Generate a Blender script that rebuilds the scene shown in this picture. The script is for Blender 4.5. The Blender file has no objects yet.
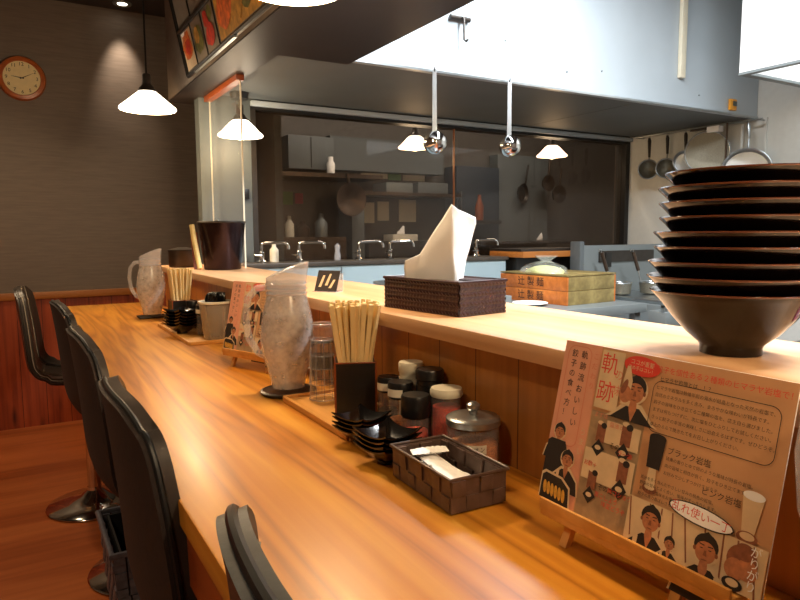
import bpy, bmesh, math, random
from mathutils import Vector, Matrix
random.seed(7)
PI = math.pi
scene = bpy.context.scene
col = scene.collection

# ------------------------------------------------------------------ materials
def srgb(h):
    h = h.lstrip('#')
    v = [int(h[i:i+2], 16)/255 for i in (0, 2, 4)]
    return tuple(c/12.92 if c <= .04045 else ((c+.055)/1.055)**2.4 for c in v) + (1,)

class NT:
    def __init__(s, name):
        s.m = bpy.data.materials.new(name); s.m.use_nodes = True
        s.t = s.m.node_tree; s.p = s.t.nodes['Principled BSDF']; s.o = s.t.nodes['Material Output']
    def n(s, typ, **kw):
        nd = s.t.nodes.new(typ)
        for k, v in kw.items():
            if k.startswith('i_'): nd.inputs[k[2:].replace('_', ' ')].default_value = v
            else: setattr(nd, k, v)
        return nd
    def l(s, a, b): s.t.links.new(a, b)
    def coords(s, scale=(1, 1, 1), rot=(0, 0, 0)):
        tc = s.n('ShaderNodeTexCoord'); mp = s.n('ShaderNodeMapping')
        mp.inputs['Scale'].default_value = scale; mp.inputs['Rotation'].default_value = rot
        s.l(tc.outputs['Object'], mp.inputs['Vector']); return mp.outputs['Vector']
    def ramp(s, fac, stops):
        r = s.n('ShaderNodeValToRGB'); e = r.color_ramp.elements
        while len(e) < len(stops): e.new(.5)
        for i, (p, c) in enumerate(stops): e[i].position = p; e[i].color = c
        s.l(fac, r.inputs['Fac']); return r.outputs['Color']
    def bump(s, h, strength=.3, dist=.002):
        b = s.n('ShaderNodeBump'); b.inputs['Strength'].default_value = strength; b.inputs['Distance'].default_value = dist
        s.l(h, b.inputs['Height']); s.l(b.outputs['Normal'], s.p.inputs['Normal'])

def plain(name, hexc, rough=.5, metal=0, var=.12, scale=30, bump=0, coat=0, spec=.5):
    t = NT(name); c = srgb(hexc)
    v = t.coords()
    nz = t.n('ShaderNodeTexNoise'); nz.inputs['Scale'].default_value = scale; nz.inputs['Detail'].default_value = 4
    t.l(v, nz.inputs['Vector'])
    lo = tuple(x*(1-var) for x in c[:3]) + (1,); hi = tuple(min(1, x*(1+var)) for x in c[:3]) + (1,)
    t.l(t.ramp(nz.outputs['Fac'], [(.3, lo), (.7, hi)]), t.p.inputs['Base Color'])
    t.p.inputs['Roughness'].default_value = rough; t.p.inputs['Metallic'].default_value = metal
    t.p.inputs['Coat Weight'].default_value = coat; t.p.inputs['Specular IOR Level'].default_value = spec
    if bump: t.bump(nz.outputs['Fac'], bump)
    return t.m

def wood(name, c1, c2, c3, axis='Y', rough=.3, band=9, dist=5, fine=60, coat=0, knots=False, st=.12):
    t = NT(name)
    sc = {'Y': (1, st, 1), 'X': (st, 1, 1), 'Z': (1, 1, st)}[axis]
    v = t.coords(sc)
    n1 = t.n('ShaderNodeTexNoise'); n1.inputs['Scale'].default_value = band; n1.inputs['Detail'].default_value = 3; n1.inputs['Distortion'].default_value = .6
    t.l(v, n1.inputs['Vector'])
    m = t.n('ShaderNodeMath', operation='MULTIPLY'); m.inputs[1].default_value = dist; t.l(n1.outputs['Fac'], m.inputs[0])
    fr = t.n('ShaderNodeMath', operation='PINGPONG'); fr.inputs[1].default_value = 1; t.l(m.outputs[0], fr.inputs[0])
    v2 = t.coords(tuple(1 if q == 1 else .02 for q in sc))
    n2 = t.n('ShaderNodeTexNoise'); n2.inputs['Scale'].default_value = fine; n2.inputs['Detail'].default_value = 5; t.l(v2, n2.inputs['Vector'])
    mx = t.n('ShaderNodeMath', operation='MULTIPLY_ADD'); mx.inputs[1].default_value = .45; t.l(fr.outputs[0], mx.inputs[0])
    m3 = t.n('ShaderNodeMath', operation='MULTIPLY'); m3.inputs[1].default_value = .55; t.l(n2.outputs['Fac'], m3.inputs[0]); t.l(m3.outputs[0], mx.inputs[2])
    c = t.ramp(mx.outputs[0], [(.15, srgb(c3)), (.45, srgb(c2)), (.75, srgb(c1))])
    if knots:
        v3 = t.coords((7, 7, 1.6)); vo = t.n('ShaderNodeTexVoronoi'); vo.inputs['Scale'].default_value = 1.5; t.l(v3, vo.inputs['Vector'])
        k = t.ramp(vo.outputs['Distance'], [(.06, (.12, .08, .06, 1)), (.22, (1, 1, 1, 1))])
        mm = t.n('ShaderNodeMix', data_type='RGBA', blend_type='MULTIPLY'); mm.inputs['Factor'].default_value = .9
        t.l(c, mm.inputs[6]); t.l(k, mm.inputs[7]); c = mm.outputs[2]
    t.l(c, t.p.inputs['Base Color']); t.p.inputs['Roughness'].default_value = rough
    t.p.inputs['Coat Weight'].default_value = coat; t.p.inputs['Coat Roughness'].default_value = .18
    t.bump(n2.outputs['Fac'], .06, .001)
    return t.m

def clear(name, hexc, fac=.12, rough=.05, tint='#ffffff', noise=None, ior=1.3):
    """thin glass / plastic: see-through with a dielectric sheen"""
    t = NT(name); t.t.nodes.remove(t.p)
    tr = t.n('ShaderNodeBsdfTransparent'); tr.inputs['Color'].default_value = srgb(tint)
    di = t.n('ShaderNodeBsdfPrincipled'); di.inputs['Base Color'].default_value = srgb(hexc); di.inputs['Roughness'].default_value = rough
    mx = t.n('ShaderNodeMixShader'); mx.inputs['Fac'].default_value = fac
    t.l(tr.outputs[0], mx.inputs[1]); t.l(di.outputs[0], mx.inputs[2])
    if noise:
        v = t.coords(); nz = t.n('ShaderNodeTexNoise'); nz.inputs['Scale'].default_value = noise[0]; nz.inputs['Detail'].default_value = 3; t.l(v, nz.inputs['Vector'])
        mr = t.n('ShaderNodeMapRange'); mr.inputs['From Min'].default_value = .35; mr.inputs['From Max'].default_value = .65
        mr.inputs['To Min'].default_value = noise[1]; mr.inputs['To Max'].default_value = noise[2]; t.l(nz.outputs['Fac'], mr.inputs['Value']); t.l(mr.outputs[0], mx.inputs['Fac'])
    gl = t.n('ShaderNodeBsdfGlossy'); gl.inputs['Roughness'].default_value = rough
    lw = t.n('ShaderNodeFresnel'); lw.inputs['IOR'].default_value = ior
    ge = t.n('ShaderNodeNewGeometry'); fm = t.n('ShaderNodeMath', operation='SUBTRACT', use_clamp=True)
    t.l(lw.outputs['Fac'], fm.inputs[0]); t.l(ge.outputs['Backfacing'], fm.inputs[1])      # sheen on outer faces only
    m2 = t.n('ShaderNodeMixShader'); t.l(fm.outputs[0], m2.inputs['Fac']); t.l(mx.outputs[0], m2.inputs[1]); t.l(gl.outputs[0], m2.inputs[2])
    t.l(m2.outputs[0], t.o.inputs['Surface'])
    return t.m

def emit(name, rgb, strength):
    t = NT(name); t.p.inputs['Base Color'].default_value = (*rgb, 1)
    t.p.inputs['Emission Color'].default_value = (*rgb, 1); t.p.inputs['Emission Strength'].default_value = strength
    return t.m

def planks(name, cols, axis_w, width, c_line, rough=.35, knots=False):
    """vertical boards: grain along Z, board seams every width along an axis"""
    m = wood(name, *cols, axis='Z', rough=rough, band=7, dist=4, fine=70, knots=knots)
    t = m.node_tree; p = t.nodes['Principled BSDF']
    src = p.inputs['Base Color'].links[0].from_socket
    tc = t.nodes.new('ShaderNodeTexCoord'); sx = t.nodes.new('ShaderNodeSeparateXYZ'); t.links.new(tc.outputs['Object'], sx.inputs[0])
    md = t.nodes.new('ShaderNodeMath'); md.operation = 'FRACT'
    dv = t.nodes.new('ShaderNodeMath'); dv.operation = 'DIVIDE'; dv.inputs[1].default_value = width
    t.links.new(sx.outputs[axis_w], dv.inputs[0]); t.links.new(dv.outputs[0], md.inputs[0])
    lt = t.nodes.new('ShaderNodeMath'); lt.operation = 'LESS_THAN'; lt.inputs[1].default_value = .025; t.links.new(md.outputs[0], lt.inputs[0])
    mx = t.nodes.new('ShaderNodeMix'); mx.data_type = 'RGBA'; mx.inputs[7].default_value = srgb(c_line)
    t.links.new(lt.outputs[0], mx.inputs[0]); t.links.new(src, mx.inputs[6]); t.links.new(mx.outputs[2], p.inputs['Base Color'])
    return m

MT = {}
MT['counter'] = wood('counter_wood', '#d0902f', '#c07a22', '#945714', 'Y', .38, 8, 15, 70, .03, False, .055)
MT['shelf'] = wood('shelf_wood', '#dcb48a', '#d0a072', '#bb8555', 'Y', .38, 6, 5, 50, .05)
MT['board'] = planks('panel_wood', ('#c98a44', '#bb7936', '#a4672b'), 'Y', .1, '#6a3c14')
MT['apron'] = wood('apron_wood', '#b05a26', '#9c4a1c', '#853c14', 'Y', .4, 6, 4, 50)
MT['trim'] = wood('trim_wood', '#bc7636', '#a8652a', '#925420', 'X', .4, 6, 3, 50)
MT['wains'] = planks('wainscot_wood', ('#b8562c', '#a0431d', '#772b11'), 'X', .14, '#3c1408', .45, True)
MT['floor'] = wood('floor_wood', '#c46c36', '#b25c2a', '#94461a', 'X', .35, 5, 5, 40)
MT['lightwood'] = wood('light_wood', '#e0a860', '#d29548', '#bb7f38', 'Y', .45, 8, 3, 60)
MT['chop'] = wood('chopstick_wood', '#f0d59a', '#e8c888', '#d8b470', 'Z', .55, 10, 2, 80)
MT['crate'] = wood('crate_wood', '#cd7f38', '#bd6b28', '#a0561c', 'X', .5, 9, 4, 60)
MT['crateend'] = wood('crate_end_wood', '#94824f', '#7f6d3f', '#695830', 'Y', .6, 9, 4, 60)
MT['redwood'] = wood('red_wood', '#93481f', '#833e18', '#6a3012', 'Y', .35, 9, 3, 60)
MT['wallpaper'] = plain('brown_wallpaper', '#766a60', .55, var=.12, scale=14)
def brushed(m):
    t = m.node_tree; nz = [n for n in t.nodes if n.type == 'TEX_NOISE'][0]; mp = [n for n in t.nodes if n.type == 'MAPPING'][0]
    mp.inputs['Scale'].default_value = (.6, .6, 9)
    return m
brushed(MT['wallpaper'])
MT['darkceil'] = plain('dark_ceiling', '#3a332f', .7)
MT['soffit'] = plain('soffit_brown', '#2c2522', .42, var=.1, scale=8)
MT['soffitface'] = plain('soffit_face', '#7b6e61', .5)
MT['greywall'] = plain('grey_wall', '#555b5b', .5, var=.04)
MT['whitewall'] = plain('white_wall', '#c9c9c2', .35, var=.03)
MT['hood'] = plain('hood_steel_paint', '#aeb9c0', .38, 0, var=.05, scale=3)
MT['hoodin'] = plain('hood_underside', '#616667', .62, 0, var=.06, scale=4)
MT['steel'] = plain('stainless_steel', '#a9aeb0', .28, .9, var=.08, scale=12)
MT['steelpaint'] = plain('brushed_steel_panel', '#7f8687', .4, .35, var=.06, scale=6)
MT['chrome'] = plain('chrome', '#d8d8d6', .08, 1, var=.02)
MT['paleblue'] = plain('pale_blue_panel', '#a9bfc7', .45, 0, var=.04, scale=5)
MT['dark'] = plain('near_black', '#161412', .45)
MT['darkmetal'] = plain('dark_metal', '#38322d', .4, .4)
MT['worktop'] = plain('dark_worktop', '#4a423a', .35)
MT['blackgloss'] = plain('black_gloss', '#0c0b0b', .16, var=.1, coat=.3)
MT['blackmatte'] = plain('black_plastic', '#141313', .35)
MT['bowl'] = plain('black_lacquer', '#100907', .15, var=.1, coat=.1, spec=.35)
MT['bowlrim'] = plain('bowl_rim_brown', '#5a3020', .18, var=.15, coat=.5)
MT['suede'] = plain('dark_brown_back_cloth', '#251813', .8, var=.2, scale=90, bump=.2)
MT['leather'] = plain('charcoal_leather', '#2a2b2d', .38, var=.15, scale=120, bump=.15)
MT['leatherblue'] = plain('blue_grey_leather', '#1f252b', .45, var=.15, scale=90, bump=.15)
MT['leatherbrown'] = plain('grey_brown_leather', '#352e2a', .38, var=.12, scale=90)
MT['piping'] = plain('black_piping', '#17191b', .35)
MT['thread'] = plain('pale_thread', '#a79f92', .7)
MT['weave'] = plain('dark_woven_strap', '#544037', .42, var=.25, scale=60, bump=.2)
MT['weave2'] = plain('dark_woven_strap_red', '#33191a', .35, var=.3, scale=70, bump=.2)
MT['weave3'] = plain('slate_woven_cane', '#5d5d68', .45, var=.25, scale=50, bump=.2)
MT['paper'] = plain('white_paper', '#faf9f7', .7, var=.02)
MT['label'] = plain('cream_label', '#e3dcc8', .6, var=.04)
MT['cream'] = plain('cream_plastic', '#d9d2bb', .4, var=.04)
MT['red'] = plain('red_ink', '#d8402f', .6, var=.1)
MT['paleRed'] = plain('pale_red_ink', '#d98468', .6, var=.05)
MT['ink'] = plain('black_ink', '#231a16', .6, var=.1)
MT['skin'] = plain('printed_skin', '#b9764e', .6, var=.2, scale=200)
MT['skin2'] = plain('printed_skin_dark', '#8a5236', .6, var=.2, scale=200)
MT['kraft'] = plain('kraft_print', '#cf9d70', .35, var=.06, scale=25, coat=.3)
MT['kraftdark'] = plain('kraft_print_grey', '#a98e6c', .4, var=.15, scale=120)
MT['pinkpanel'] = plain('salmon_print', '#dfa083', .4, var=.05, scale=25)
MT['creamprint'] = plain('cream_print', '#dcc29a', .4, var=.08, scale=60)
MT['gyoza'] = plain('golden_print', '#dba23c', .5, var=.25, scale=200)
MT['clockface'] = plain('ivory_face', '#f4e4b0', .5, var=.05)
MT['clockrim'] = plain('orange_brown_frame', '#b5602c', .35, var=.15)
MT['frosty'] = clear('frosted_pitcher', '#ece6e0', .5, .22, '#ffffff', (70, .30, .48))
MT['frostycore'] = clear('iced_water', '#d9cfc6', .35, .3, '#fbf6f0', (45, .12, .38))
MT['clearplastic'] = clear('clear_plastic', '#eef0f6', .28, .08, '#ffffff')
MT['glass'] = clear('clear_glass', '#efece6', .05, .04, '#ffffff', None, 1.4)
MT['window'] = clear('smoky_window_glass', '#7d6a58', .1, .03, '#e0d8cf', (1.6, .02, .09), 1.35)
MT['acrylic'] = clear('acrylic_sheet', '#c8ccca', .05, .03, '#ffffff', None, 1.3)
MT['bag'] = clear('plastic_bag', '#dfe3dc', .16, .15, '#ffffff')
MT['noodle'] = plain('pale_green_noodles', '#cdd08f', .6, var=.15, scale=80)
MT['orange'] = plain('orange_plastic', '#e39a26', .4)
MT['screen'] = plain('grey_display', '#4a524c', .3)
MT['soy'] = plain('dark_sauce', '#1c0d08', .15)
MT['chili'] = plain('red_chilli', '#c23a20', .4, var=.35, scale=300)
MT['spice'] = plain('brown_spice', '#b8703c', .7, var=.45, scale=400, bump=.3)
MT['shade'] = emit('lit_glass_shade', (1, .86, .66), 5.5)
MT['tube'] = emit('lit_tube', (.88, .96, 1), 9)
MT['softpanel'] = emit('lit_hood_panel', (.92, .97, 1), 3.5)
MT['spotlens'] = emit('lit_spot_lens', (1, .9, .7), 8)
MT['greenpaper'] = plain('green_paper', '#6f9a56', .7)
MT['pinkpaper'] = plain('pink_paper', '#b5475c', .7)
MT['navy'] = plain('dark_blue_panel', '#2b3440', .5)
MT['bluegrey'] = plain('blue_grey_panel', '#5f6567', .5, var=.05)
MT['bronze'] = plain('worn_dark_steel', '#4d3f34', .38, .6, var=.25, scale=25)
MT['mesh'] = plain('steel_mesh', '#7d7869', .45, .6, var=.3, scale=260)
MT['orangefood'] = plain('orange_food_print', '#d4692a', .5, var=.4, scale=45)
MT['yellowfood'] = plain('yellow_food_print', '#bd8d3c', .5, var=.4, scale=35)
MT['greenfood'] = plain('green_food_print', '#6c6a33', .5, var=.5, scale=50)
MT['redfood'] = plain('red_food_print', '#c0331f', .5, var=.35, scale=60)
MT['greyprint'] = plain('grey_menu_print', '#857b6d', .5, var=.1, scale=20)
MT['milky'] = clear('milky_bucket_plastic', '#cfc6b4', .32, .3, '#f6f2ea')

# ------------------------------------------------------------------ builder
class B:
    def __init__(s): s.bm = bmesh.new(); s.mats = []
    def mi(s, m):
        m = MT[m] if isinstance(m, str) else m
        if m not in s.mats: s.mats.append(m)
        return s.mats.index(m)
    def _add(s, verts, faces, m):
        k = s.mi(m); vs = [s.bm.verts.new(v) for v in verts]
        for f in faces:
            try: fc = s.bm.faces.new([vs[i] for i in f]); fc.material_index = k
            except ValueError: pass
        return vs
    def box(s, c, d, m, rot=None, bev=0):
        x, y, z = (q/2 for q in d); t = B() if bev else None
        vs = [Vector((a*x, b*y, e*z)) for a in (-1, 1) for b in (-1, 1) for e in (-1, 1)]
        fs = [(0, 1, 3, 2), (4, 6, 7, 5), (0, 4, 5, 1), (2, 3, 7, 6), (0, 2, 6, 4), (1, 5, 7, 3)]
        if bev:
            b = bmesh.new(); v2 = [b.verts.new(v) for v in vs]
            for f in fs: b.faces.new([v2[i] for i in f])
            bmesh.ops.bevel(b, geom=b.edges[:], offset=bev, segments=2, affect='EDGES', profile=.6)
            b.verts.index_update(); vs = [v.co.copy() for v in b.verts]; fs = [[v.index for v in f.verts] for f in b.faces]; b.free()
        R = Matrix.Rotation(rot, 3, 'Z') if isinstance(rot, (int, float)) else (rot or Matrix.Identity(3))
        s._add([R @ v + Vector(c) for v in vs], fs, m); return s
    def bx(s, x0, x1, y0, y1, z0, z1, m, bev=0):
        return s.box(((x0+x1)/2, (y0+y1)/2, (z0+z1)/2), (abs(x1-x0), abs(y1-y0), abs(z1-z0)), m, None, bev)
    def lathe(s, prof, m, c=(0, 0, 0), seg=32, close=False, M=None, a0=0, a1=2*PI):
        full = abs(a1-a0-2*PI) < 1e-6; n = seg if full else seg+1
        vs = []; fs = []
        for r, z in prof:
            for i in range(n):
                a = a0+(a1-a0)*i/seg; v = Vector((r*math.cos(a), r*math.sin(a), z))
                if M: v = M @ v
                vs.append(v+Vector(c))
        P = len(prof)
        for j in range(P-1 if not close else P):
            j2 = (j+1) % P
            for i in range(seg):
                i2 = (i+1) % n
                fs.append((j*n+i, j*n+i2, j2*n+i2, j2*n+i))
        s._add(vs, fs, m); s.bm.verts.ensure_lookup_table()
        return s
    def cyl(s, p0, p1, r0, m, r1=None, seg=20):
        p0 = Vector(p0); p1 = Vector(p1); r1 = r0 if r1 is None else r1
        d = p1-p0; q = d.to_track_quat('Z', 'Y').to_matrix(); L = d.length
        return s.lathe([(0, 0), (r0, 0), (r1, L), (0, L)], m, p0, seg, M=q)
    def tube(s, pts, r, m, seg=10, closed=False, rf=None):
        pts = [Vector(p) for p in pts]; n = len(pts); vs = []; fs = []
        up = None
        for i, p in enumerate(pts):
            if closed: t = (pts[(i+1) % n]-pts[i-1])
            else: t = (pts[min(i+1, n-1)]-pts[max(i-1, 0)])
            t.normalize()
            if up is None: up = Vector((0, 0, 1)) if abs(t.z) < .9 else Vector((1, 0, 0))
            a = t.cross(up)
            if a.length < 1e-5: a = t.cross(Vector((1, .3, 0)))
            a.normalize(); b = a.cross(t); up = b
            rr = r if rf is None else r*rf(i/(n-1))
            for k in range(seg):
                w = 2*PI*k/seg; vs.append(p+a*(rr*math.cos(w))+b*(rr*math.sin(w)))
        for i in range(n if closed else n-1):
            j = (i+1) % n
            for k in range(seg):
                k2 = (k+1) % seg; fs.append((i*seg+k, i*seg+k2, j*seg+k2, j*seg+k))
        if not closed: fs += [tuple(reversed(range(seg))), tuple((n-1)*seg+k for k in range(seg))]
        s._add(vs, fs, m); return s
    def poly(s, pts, m): s._add([Vector(p) for p in pts], [tuple(range(len(pts)))], m); return s
    def prism(s, pts, ext, m):
        n = len(pts); e = Vector(ext); a = [Vector(p) for p in pts]
        s._add(a+[p+e for p in a], [tuple(range(n)), tuple(reversed(range(n, 2*n)))]+[(i, i+n, (i+1) % n+n, (i+1) % n) for i in range(n)], m); return s
    def grid(s, fn, nu, nv, m):
        vs = [Vector(fn(i/nu, j/nv)) for j in range(nv+1) for i in range(nu+1)]
        fs = [(j*(nu+1)+i, j*(nu+1)+i+1, (j+1)*(nu+1)+i+1, (j+1)*(nu+1)+i) for j in range(nv) for i in range(nu)]
        s._add(vs, fs, m); return s
    def text(s, txt, size, m, M, align='CENTER', spacing=1, ext=0):
        cu = bpy.data.curves.new('t', 'FONT'); cu.body = txt; cu.size = size; cu.align_x = align; cu.align_y = 'CENTER'
        cu.space_line = spacing; cu.resolution_u = 2; cu.extrude = ext
        o = bpy.data.objects.new('t', cu); col.objects.link(o)
        dg = bpy.context.evaluated_depsgraph_get(); dg.update()
        me = bpy.data.meshes.new_from_object(o.evaluated_get(dg))
        vs = [M(v.co) for v in me.vertices]; fs = [tuple(p.vertices) for p in me.polygons]
        s._add(vs, fs, m)
        bpy.data.objects.remove(o); bpy.data.curves.remove(cu); bpy.data.meshes.remove(me); return s
    def build(s, name, parent=None, smooth=True, angle=40, solid=0, fix=True):
        if fix: bmesh.ops.recalc_face_normals(s.bm, faces=s.bm.faces[:])
        me = bpy.data.meshes.new(name); s.bm.to_mesh(me); s.bm.free()
        for m in s.mats: me.materials.append(m)
        o = bpy.data.objects.new(name, me); col.objects.link(o)
        if smooth:
            for p in me.polygons: p.use_smooth = True
            me.set_sharp_from_angle(angle=math.radians(angle))
        if solid:
            md = o.modifiers.new('thickness', 'SOLIDIFY'); md.thickness = solid; md.offset = 0
        if parent: o.parent = parent
        return o

def tag(o, label=None, cat=None, group=None, kind=None):
    if label: o['label'] = label
    if cat: o['category'] = cat
    if group: o['group'] = group
    if kind: o['kind'] = kind
    return o
def thing(name, label, cat, loc=(0, 0, 0), rz=0, group=None):
    o = bpy.data.objects.new(name, None); o.empty_display_size = .05; col.objects.link(o)
    o.location = loc; o.rotation_euler = (0, 0, rz); return tag(o, label, cat, group)
def struct(name, b, **k): return tag(b.build(name, **k), kind='structure')
def dup(root, loc=None, rz=None, label=None, group=None, parent=None):
    c = root.copy(); col.objects.link(c)
    if parent: c.parent = parent
    for ch in [x for x in bpy.data.objects if x.parent == root]: dup(ch, parent=c)
    if loc is not None: c.location = loc
    if rz is not None: c.rotation_euler = (0, 0, rz)
    if label: c['label'] = label
    if group: c['group'] = group
    return c

# ------------------------------------------------------------------ the room
ZC, ZS, CEIL = .91, 1.105, 2.73
struct('floor', B().bx(-1.8, 3.86, -1.6, 4.9, -.06, 0, 'floor'))
struct('ceiling', B().bx(-1.8, 3.86, -1.6, 6.6, CEIL, CEIL+.06, 'darkceil'))
struct('wall_far', B().bx(-1.8, 1.20, 4.83, 4.9, .875, CEIL, 'wallpaper'))
struct('wall_far_wainscot', B().bx(-1.8, 1.20, 4.82, 4.9, 0, .835, 'wains'))
struct('trim_1', B().bx(-1.8, 1.20, 4.80, 4.9, .835, .88, 'trim', .004))
struct('wall_left', B().bx(-1.86, -1.8, -1.6, 4.9, 0, CEIL, 'wallpaper'))
struct('wall_back', B().bx(-1.8, 3.86, -1.66, -1.6, 0, CEIL, 'wallpaper'))
struct('wall_right', B().bx(3.8, 3.86, -1.6, 3.22, 0, CEIL, 'whitewall'))
struct('trim_2', B().bx(3.785, 3.8, 2.235, 2.25, .3, 1.9, 'whitewall'))
struct('wall_passage', B().bx(1.20, 1.24, 3.30, 4.9, 0, CEIL, 'greywall'))
wk = B()
wk.bx(.80, 1.05, 3.22, 3.30, 0, CEIL, 'greywall').bx(1.05, 3.8, 3.22, 3.30, 0, 1.08, 'greywall').bx(1.05, 3.8, 3.22, 3.30, 1.89, CEIL, 'greywall')
struct('wall_kitchen', wk)
# window in the kitchen wall
w = B()
for (a, b_, c, d) in ((1.05, 3.8, 1.86, 1.89), (1.05, 3.8, 1.08, 1.10)): w.bx(a, b_, 3.215, 3.305, c, d, 'dark')
w.bx(1.05, 1.075, 3.215, 3.305, 1.1, 1.86, 'darkmetal').bx(3.76, 3.8, 3.215, 3.305, 1.1, 1.86, 'dark')
win = struct('window_1', w)
g = B().bx(1.075, 2.30, 3.25, 3.256, 1.1, 1.86, 'window'); g.build('pane', win)
g = B().bx(2.306, 3.76, 3.25, 3.256, 1.1, 1.86, 'window'); g.build('pane', win)
B().bx(2.30, 2.306, 3.247, 3.259, 1.1, 1.86, 'trim').build('pane_joint', win)
struct('trim_3', B().bx(1.05, 3.8, 3.19, 3.22, 1.875, 1.9, 'hood', .003))
# soffits
s = B(); s.bx(.70, .80, -1.6, 3.40, 1.9, CEIL, 'soffitface').bx(.80, .87, -1.6, 3.22, 1.9, CEIL, 'soffit')
struct('ceiling_soffit', s)
# underside cladding, glossy dark
struct('trim_4', B().bx(.70, .87, 2.33, 3.40, 1.893, 1.899, 'soffit').bx(.70, 1.15, -1.6, 2.33, 1.893, 1.899, 'soffit'))
struct('ceiling_dropped', B().bx(.87, 1.15, -1.6, 2.30, 1.9, CEIL, 'soffit'))

# back room built behind the glass in place of its reflections
struct('floor_back_room', B().bx(1.24, 5.6, 3.3, 6.2, -.06, 0, 'floor'))
struct('wall_back_room', B().bx(1.24, 5.6, 4.85, 4.9, 0, CEIL, plain('smoky_wall', '#5d5853', .5)))
struct('wall_back_room_right', B().bx(5.5, 5.6, 3.3, 4.85, 0, CEIL, 'wallpaper'))
struct('ceiling_back_room', B().bx(3.86, 5.6, 3.3, 4.9, CEIL, CEIL+.06, 'darkceil'))

# extractor hood over the rear kitchen
h = thing('extractor_hood', 'long pale blue-grey extractor hood over the kitchen, bright at its left', 'extractor hood', (0, 0, 0))
hp = B().bx(1.155, 3.795, 2.30, 2.32, 1.9, CEIL-.005, 'hood')
for x, z in ((1.9, 2.08), (2.27, 1.99), (2.5, 2.02), (3.25, 1.98)): hp.cyl((x, 2.30, z), (x, 2.296, z), .004, 'steelpaint', seg=10)
hp.build('front_panel', h)
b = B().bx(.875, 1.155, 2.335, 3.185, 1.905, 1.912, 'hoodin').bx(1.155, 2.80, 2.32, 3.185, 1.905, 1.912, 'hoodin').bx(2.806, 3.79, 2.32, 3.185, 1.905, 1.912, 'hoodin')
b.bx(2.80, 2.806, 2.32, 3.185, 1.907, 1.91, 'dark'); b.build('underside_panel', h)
B().bx(1.155, 3.795, 2.292, 2.30, 1.9, 1.91, 'steel').build('lower_lip', h)
tag(B().bx(3.06, 3.10, 2.275, 2.298, 2.05, 2.5, 'cream', .004).build('hood_strip'), 'white vertical strip on the hood front', 'conduit')  # thin white upright box on the hood front
hk = B().tube([(1.655, 2.30, 2.13), (1.655, 2.27, 2.13), (1.655, 2.265, 2.12), (1.655, 2.265, 2.04), (1.655, 2.25, 2.03), (1.655, 2.24, 2.035)], .005, 'darkmetal', 8)
hk.tube([(1.60, 2.288, 2.13), (1.70, 2.288, 2.13)], .010, 'darkmetal', 10)
tag(hk.build('hanging_hook'), 'dark metal hook hanging on the bright hood front', 'hook')
t = thing('kitchen_timer', 'small orange magnetic kitchen timer on the hood front', 'timer', (3.54, 2.29, 1.955))
B().box((0, 0, 0), (.058, .018, .062), 'orange', None, .006).build('body', t)
B().box((.006, -.010, .005), (.034, .004, .026), 'screen').build('display', t)
# second hood near the camera on the right
sh = thing('range_hood', 'white box range hood with lit underside in upper right corner', 'range hood', (3.04, 1.94, 2.0))
B().bx(0, .03, -1.2, 0, 0, .7, 'paper').bx(.03, .75, -.03, 0, 0, .7, 'paper').bx(.72, .75, -1.2, -.03, 0, .7, 'paper').build('canopy', sh)
B().bx(0, .75, -.035, .004, -.012, 0, 'steelpaint').bx(0, .035, -1.2, -.035, -.012, 0, 'steelpaint').build('rim', sh)
B().bx(.2, .3, -1.1, -.2, .30, .33, 'softpanel').build('lamp_panel', sh)
B().bx(.03, .72, -1.2, -.03, .36, .38, 'paper').build('inner_panel', sh)

# ------------------------------------------------------------------ counter and shelf
c = thing('counter', 'long orange-brown wooden eating counter running to the far wall', 'counter', (0, 0, 0))
B().bx(.165, .61, -1.2, 3.47, ZC-.035, ZC, 'counter', .004).build('countertop', c)
B().bx(.172, .20, -1.2, 3.45, .80, ZC-.036, 'apron').build('apron', c)
B().bx(.61, .645, -1.2, 3.20, 0, 1.08, 'board').build('back_panel', c)
B().bx(.50, .609, -1.15, 3.40, 0, ZC-.04, 'apron').build('base_panel', c)
b = B()
b.bx(.575, .875, -1.2, 3.20, ZS-.026, ZS, 'shelf', .004)
tag(b.build('pass_shelf'), 'pale wooden pass-through shelf above the counter', 'shelf')
b = B().bx(.66, .86, -1.2, 3.15, 0, 1.075, 'steelpaint')
tag(b.build('under_shelf_cabinet'), 'steel cabinet below the pass-through shelf on kitchen side', 'cabinet')

# acrylic screen at shelf end
a = thing('acrylic_screen', 'clear acrylic splash screen at the far end of the shelf', 'screen', (.842, 2.70, ZS))
B().bx(-.003, .003, 0, .48, 0, .78, 'acrylic').build('sheet', a)
B().bx(-.022, .012, -.02, .50, .765, .795, 'redwood', .003).build('top_rail', a)
for y_ in (-.003, .48): B().bx(-.003, .003, y_, y_+.003, 0, .765, 'label').build('sheet_edge', a)
b = B().box((-.006, .40, .2), (.006, .05, .02), 'steelpaint'); b.build('catch', a)
tag(B().bx(1.0, 1.03, 3.205, 3.22, 1.42, 1.47, 'blackmatte', .003).build('wall_switch'), 'tiny black switch on grey wall beside the window', 'switch')

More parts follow.
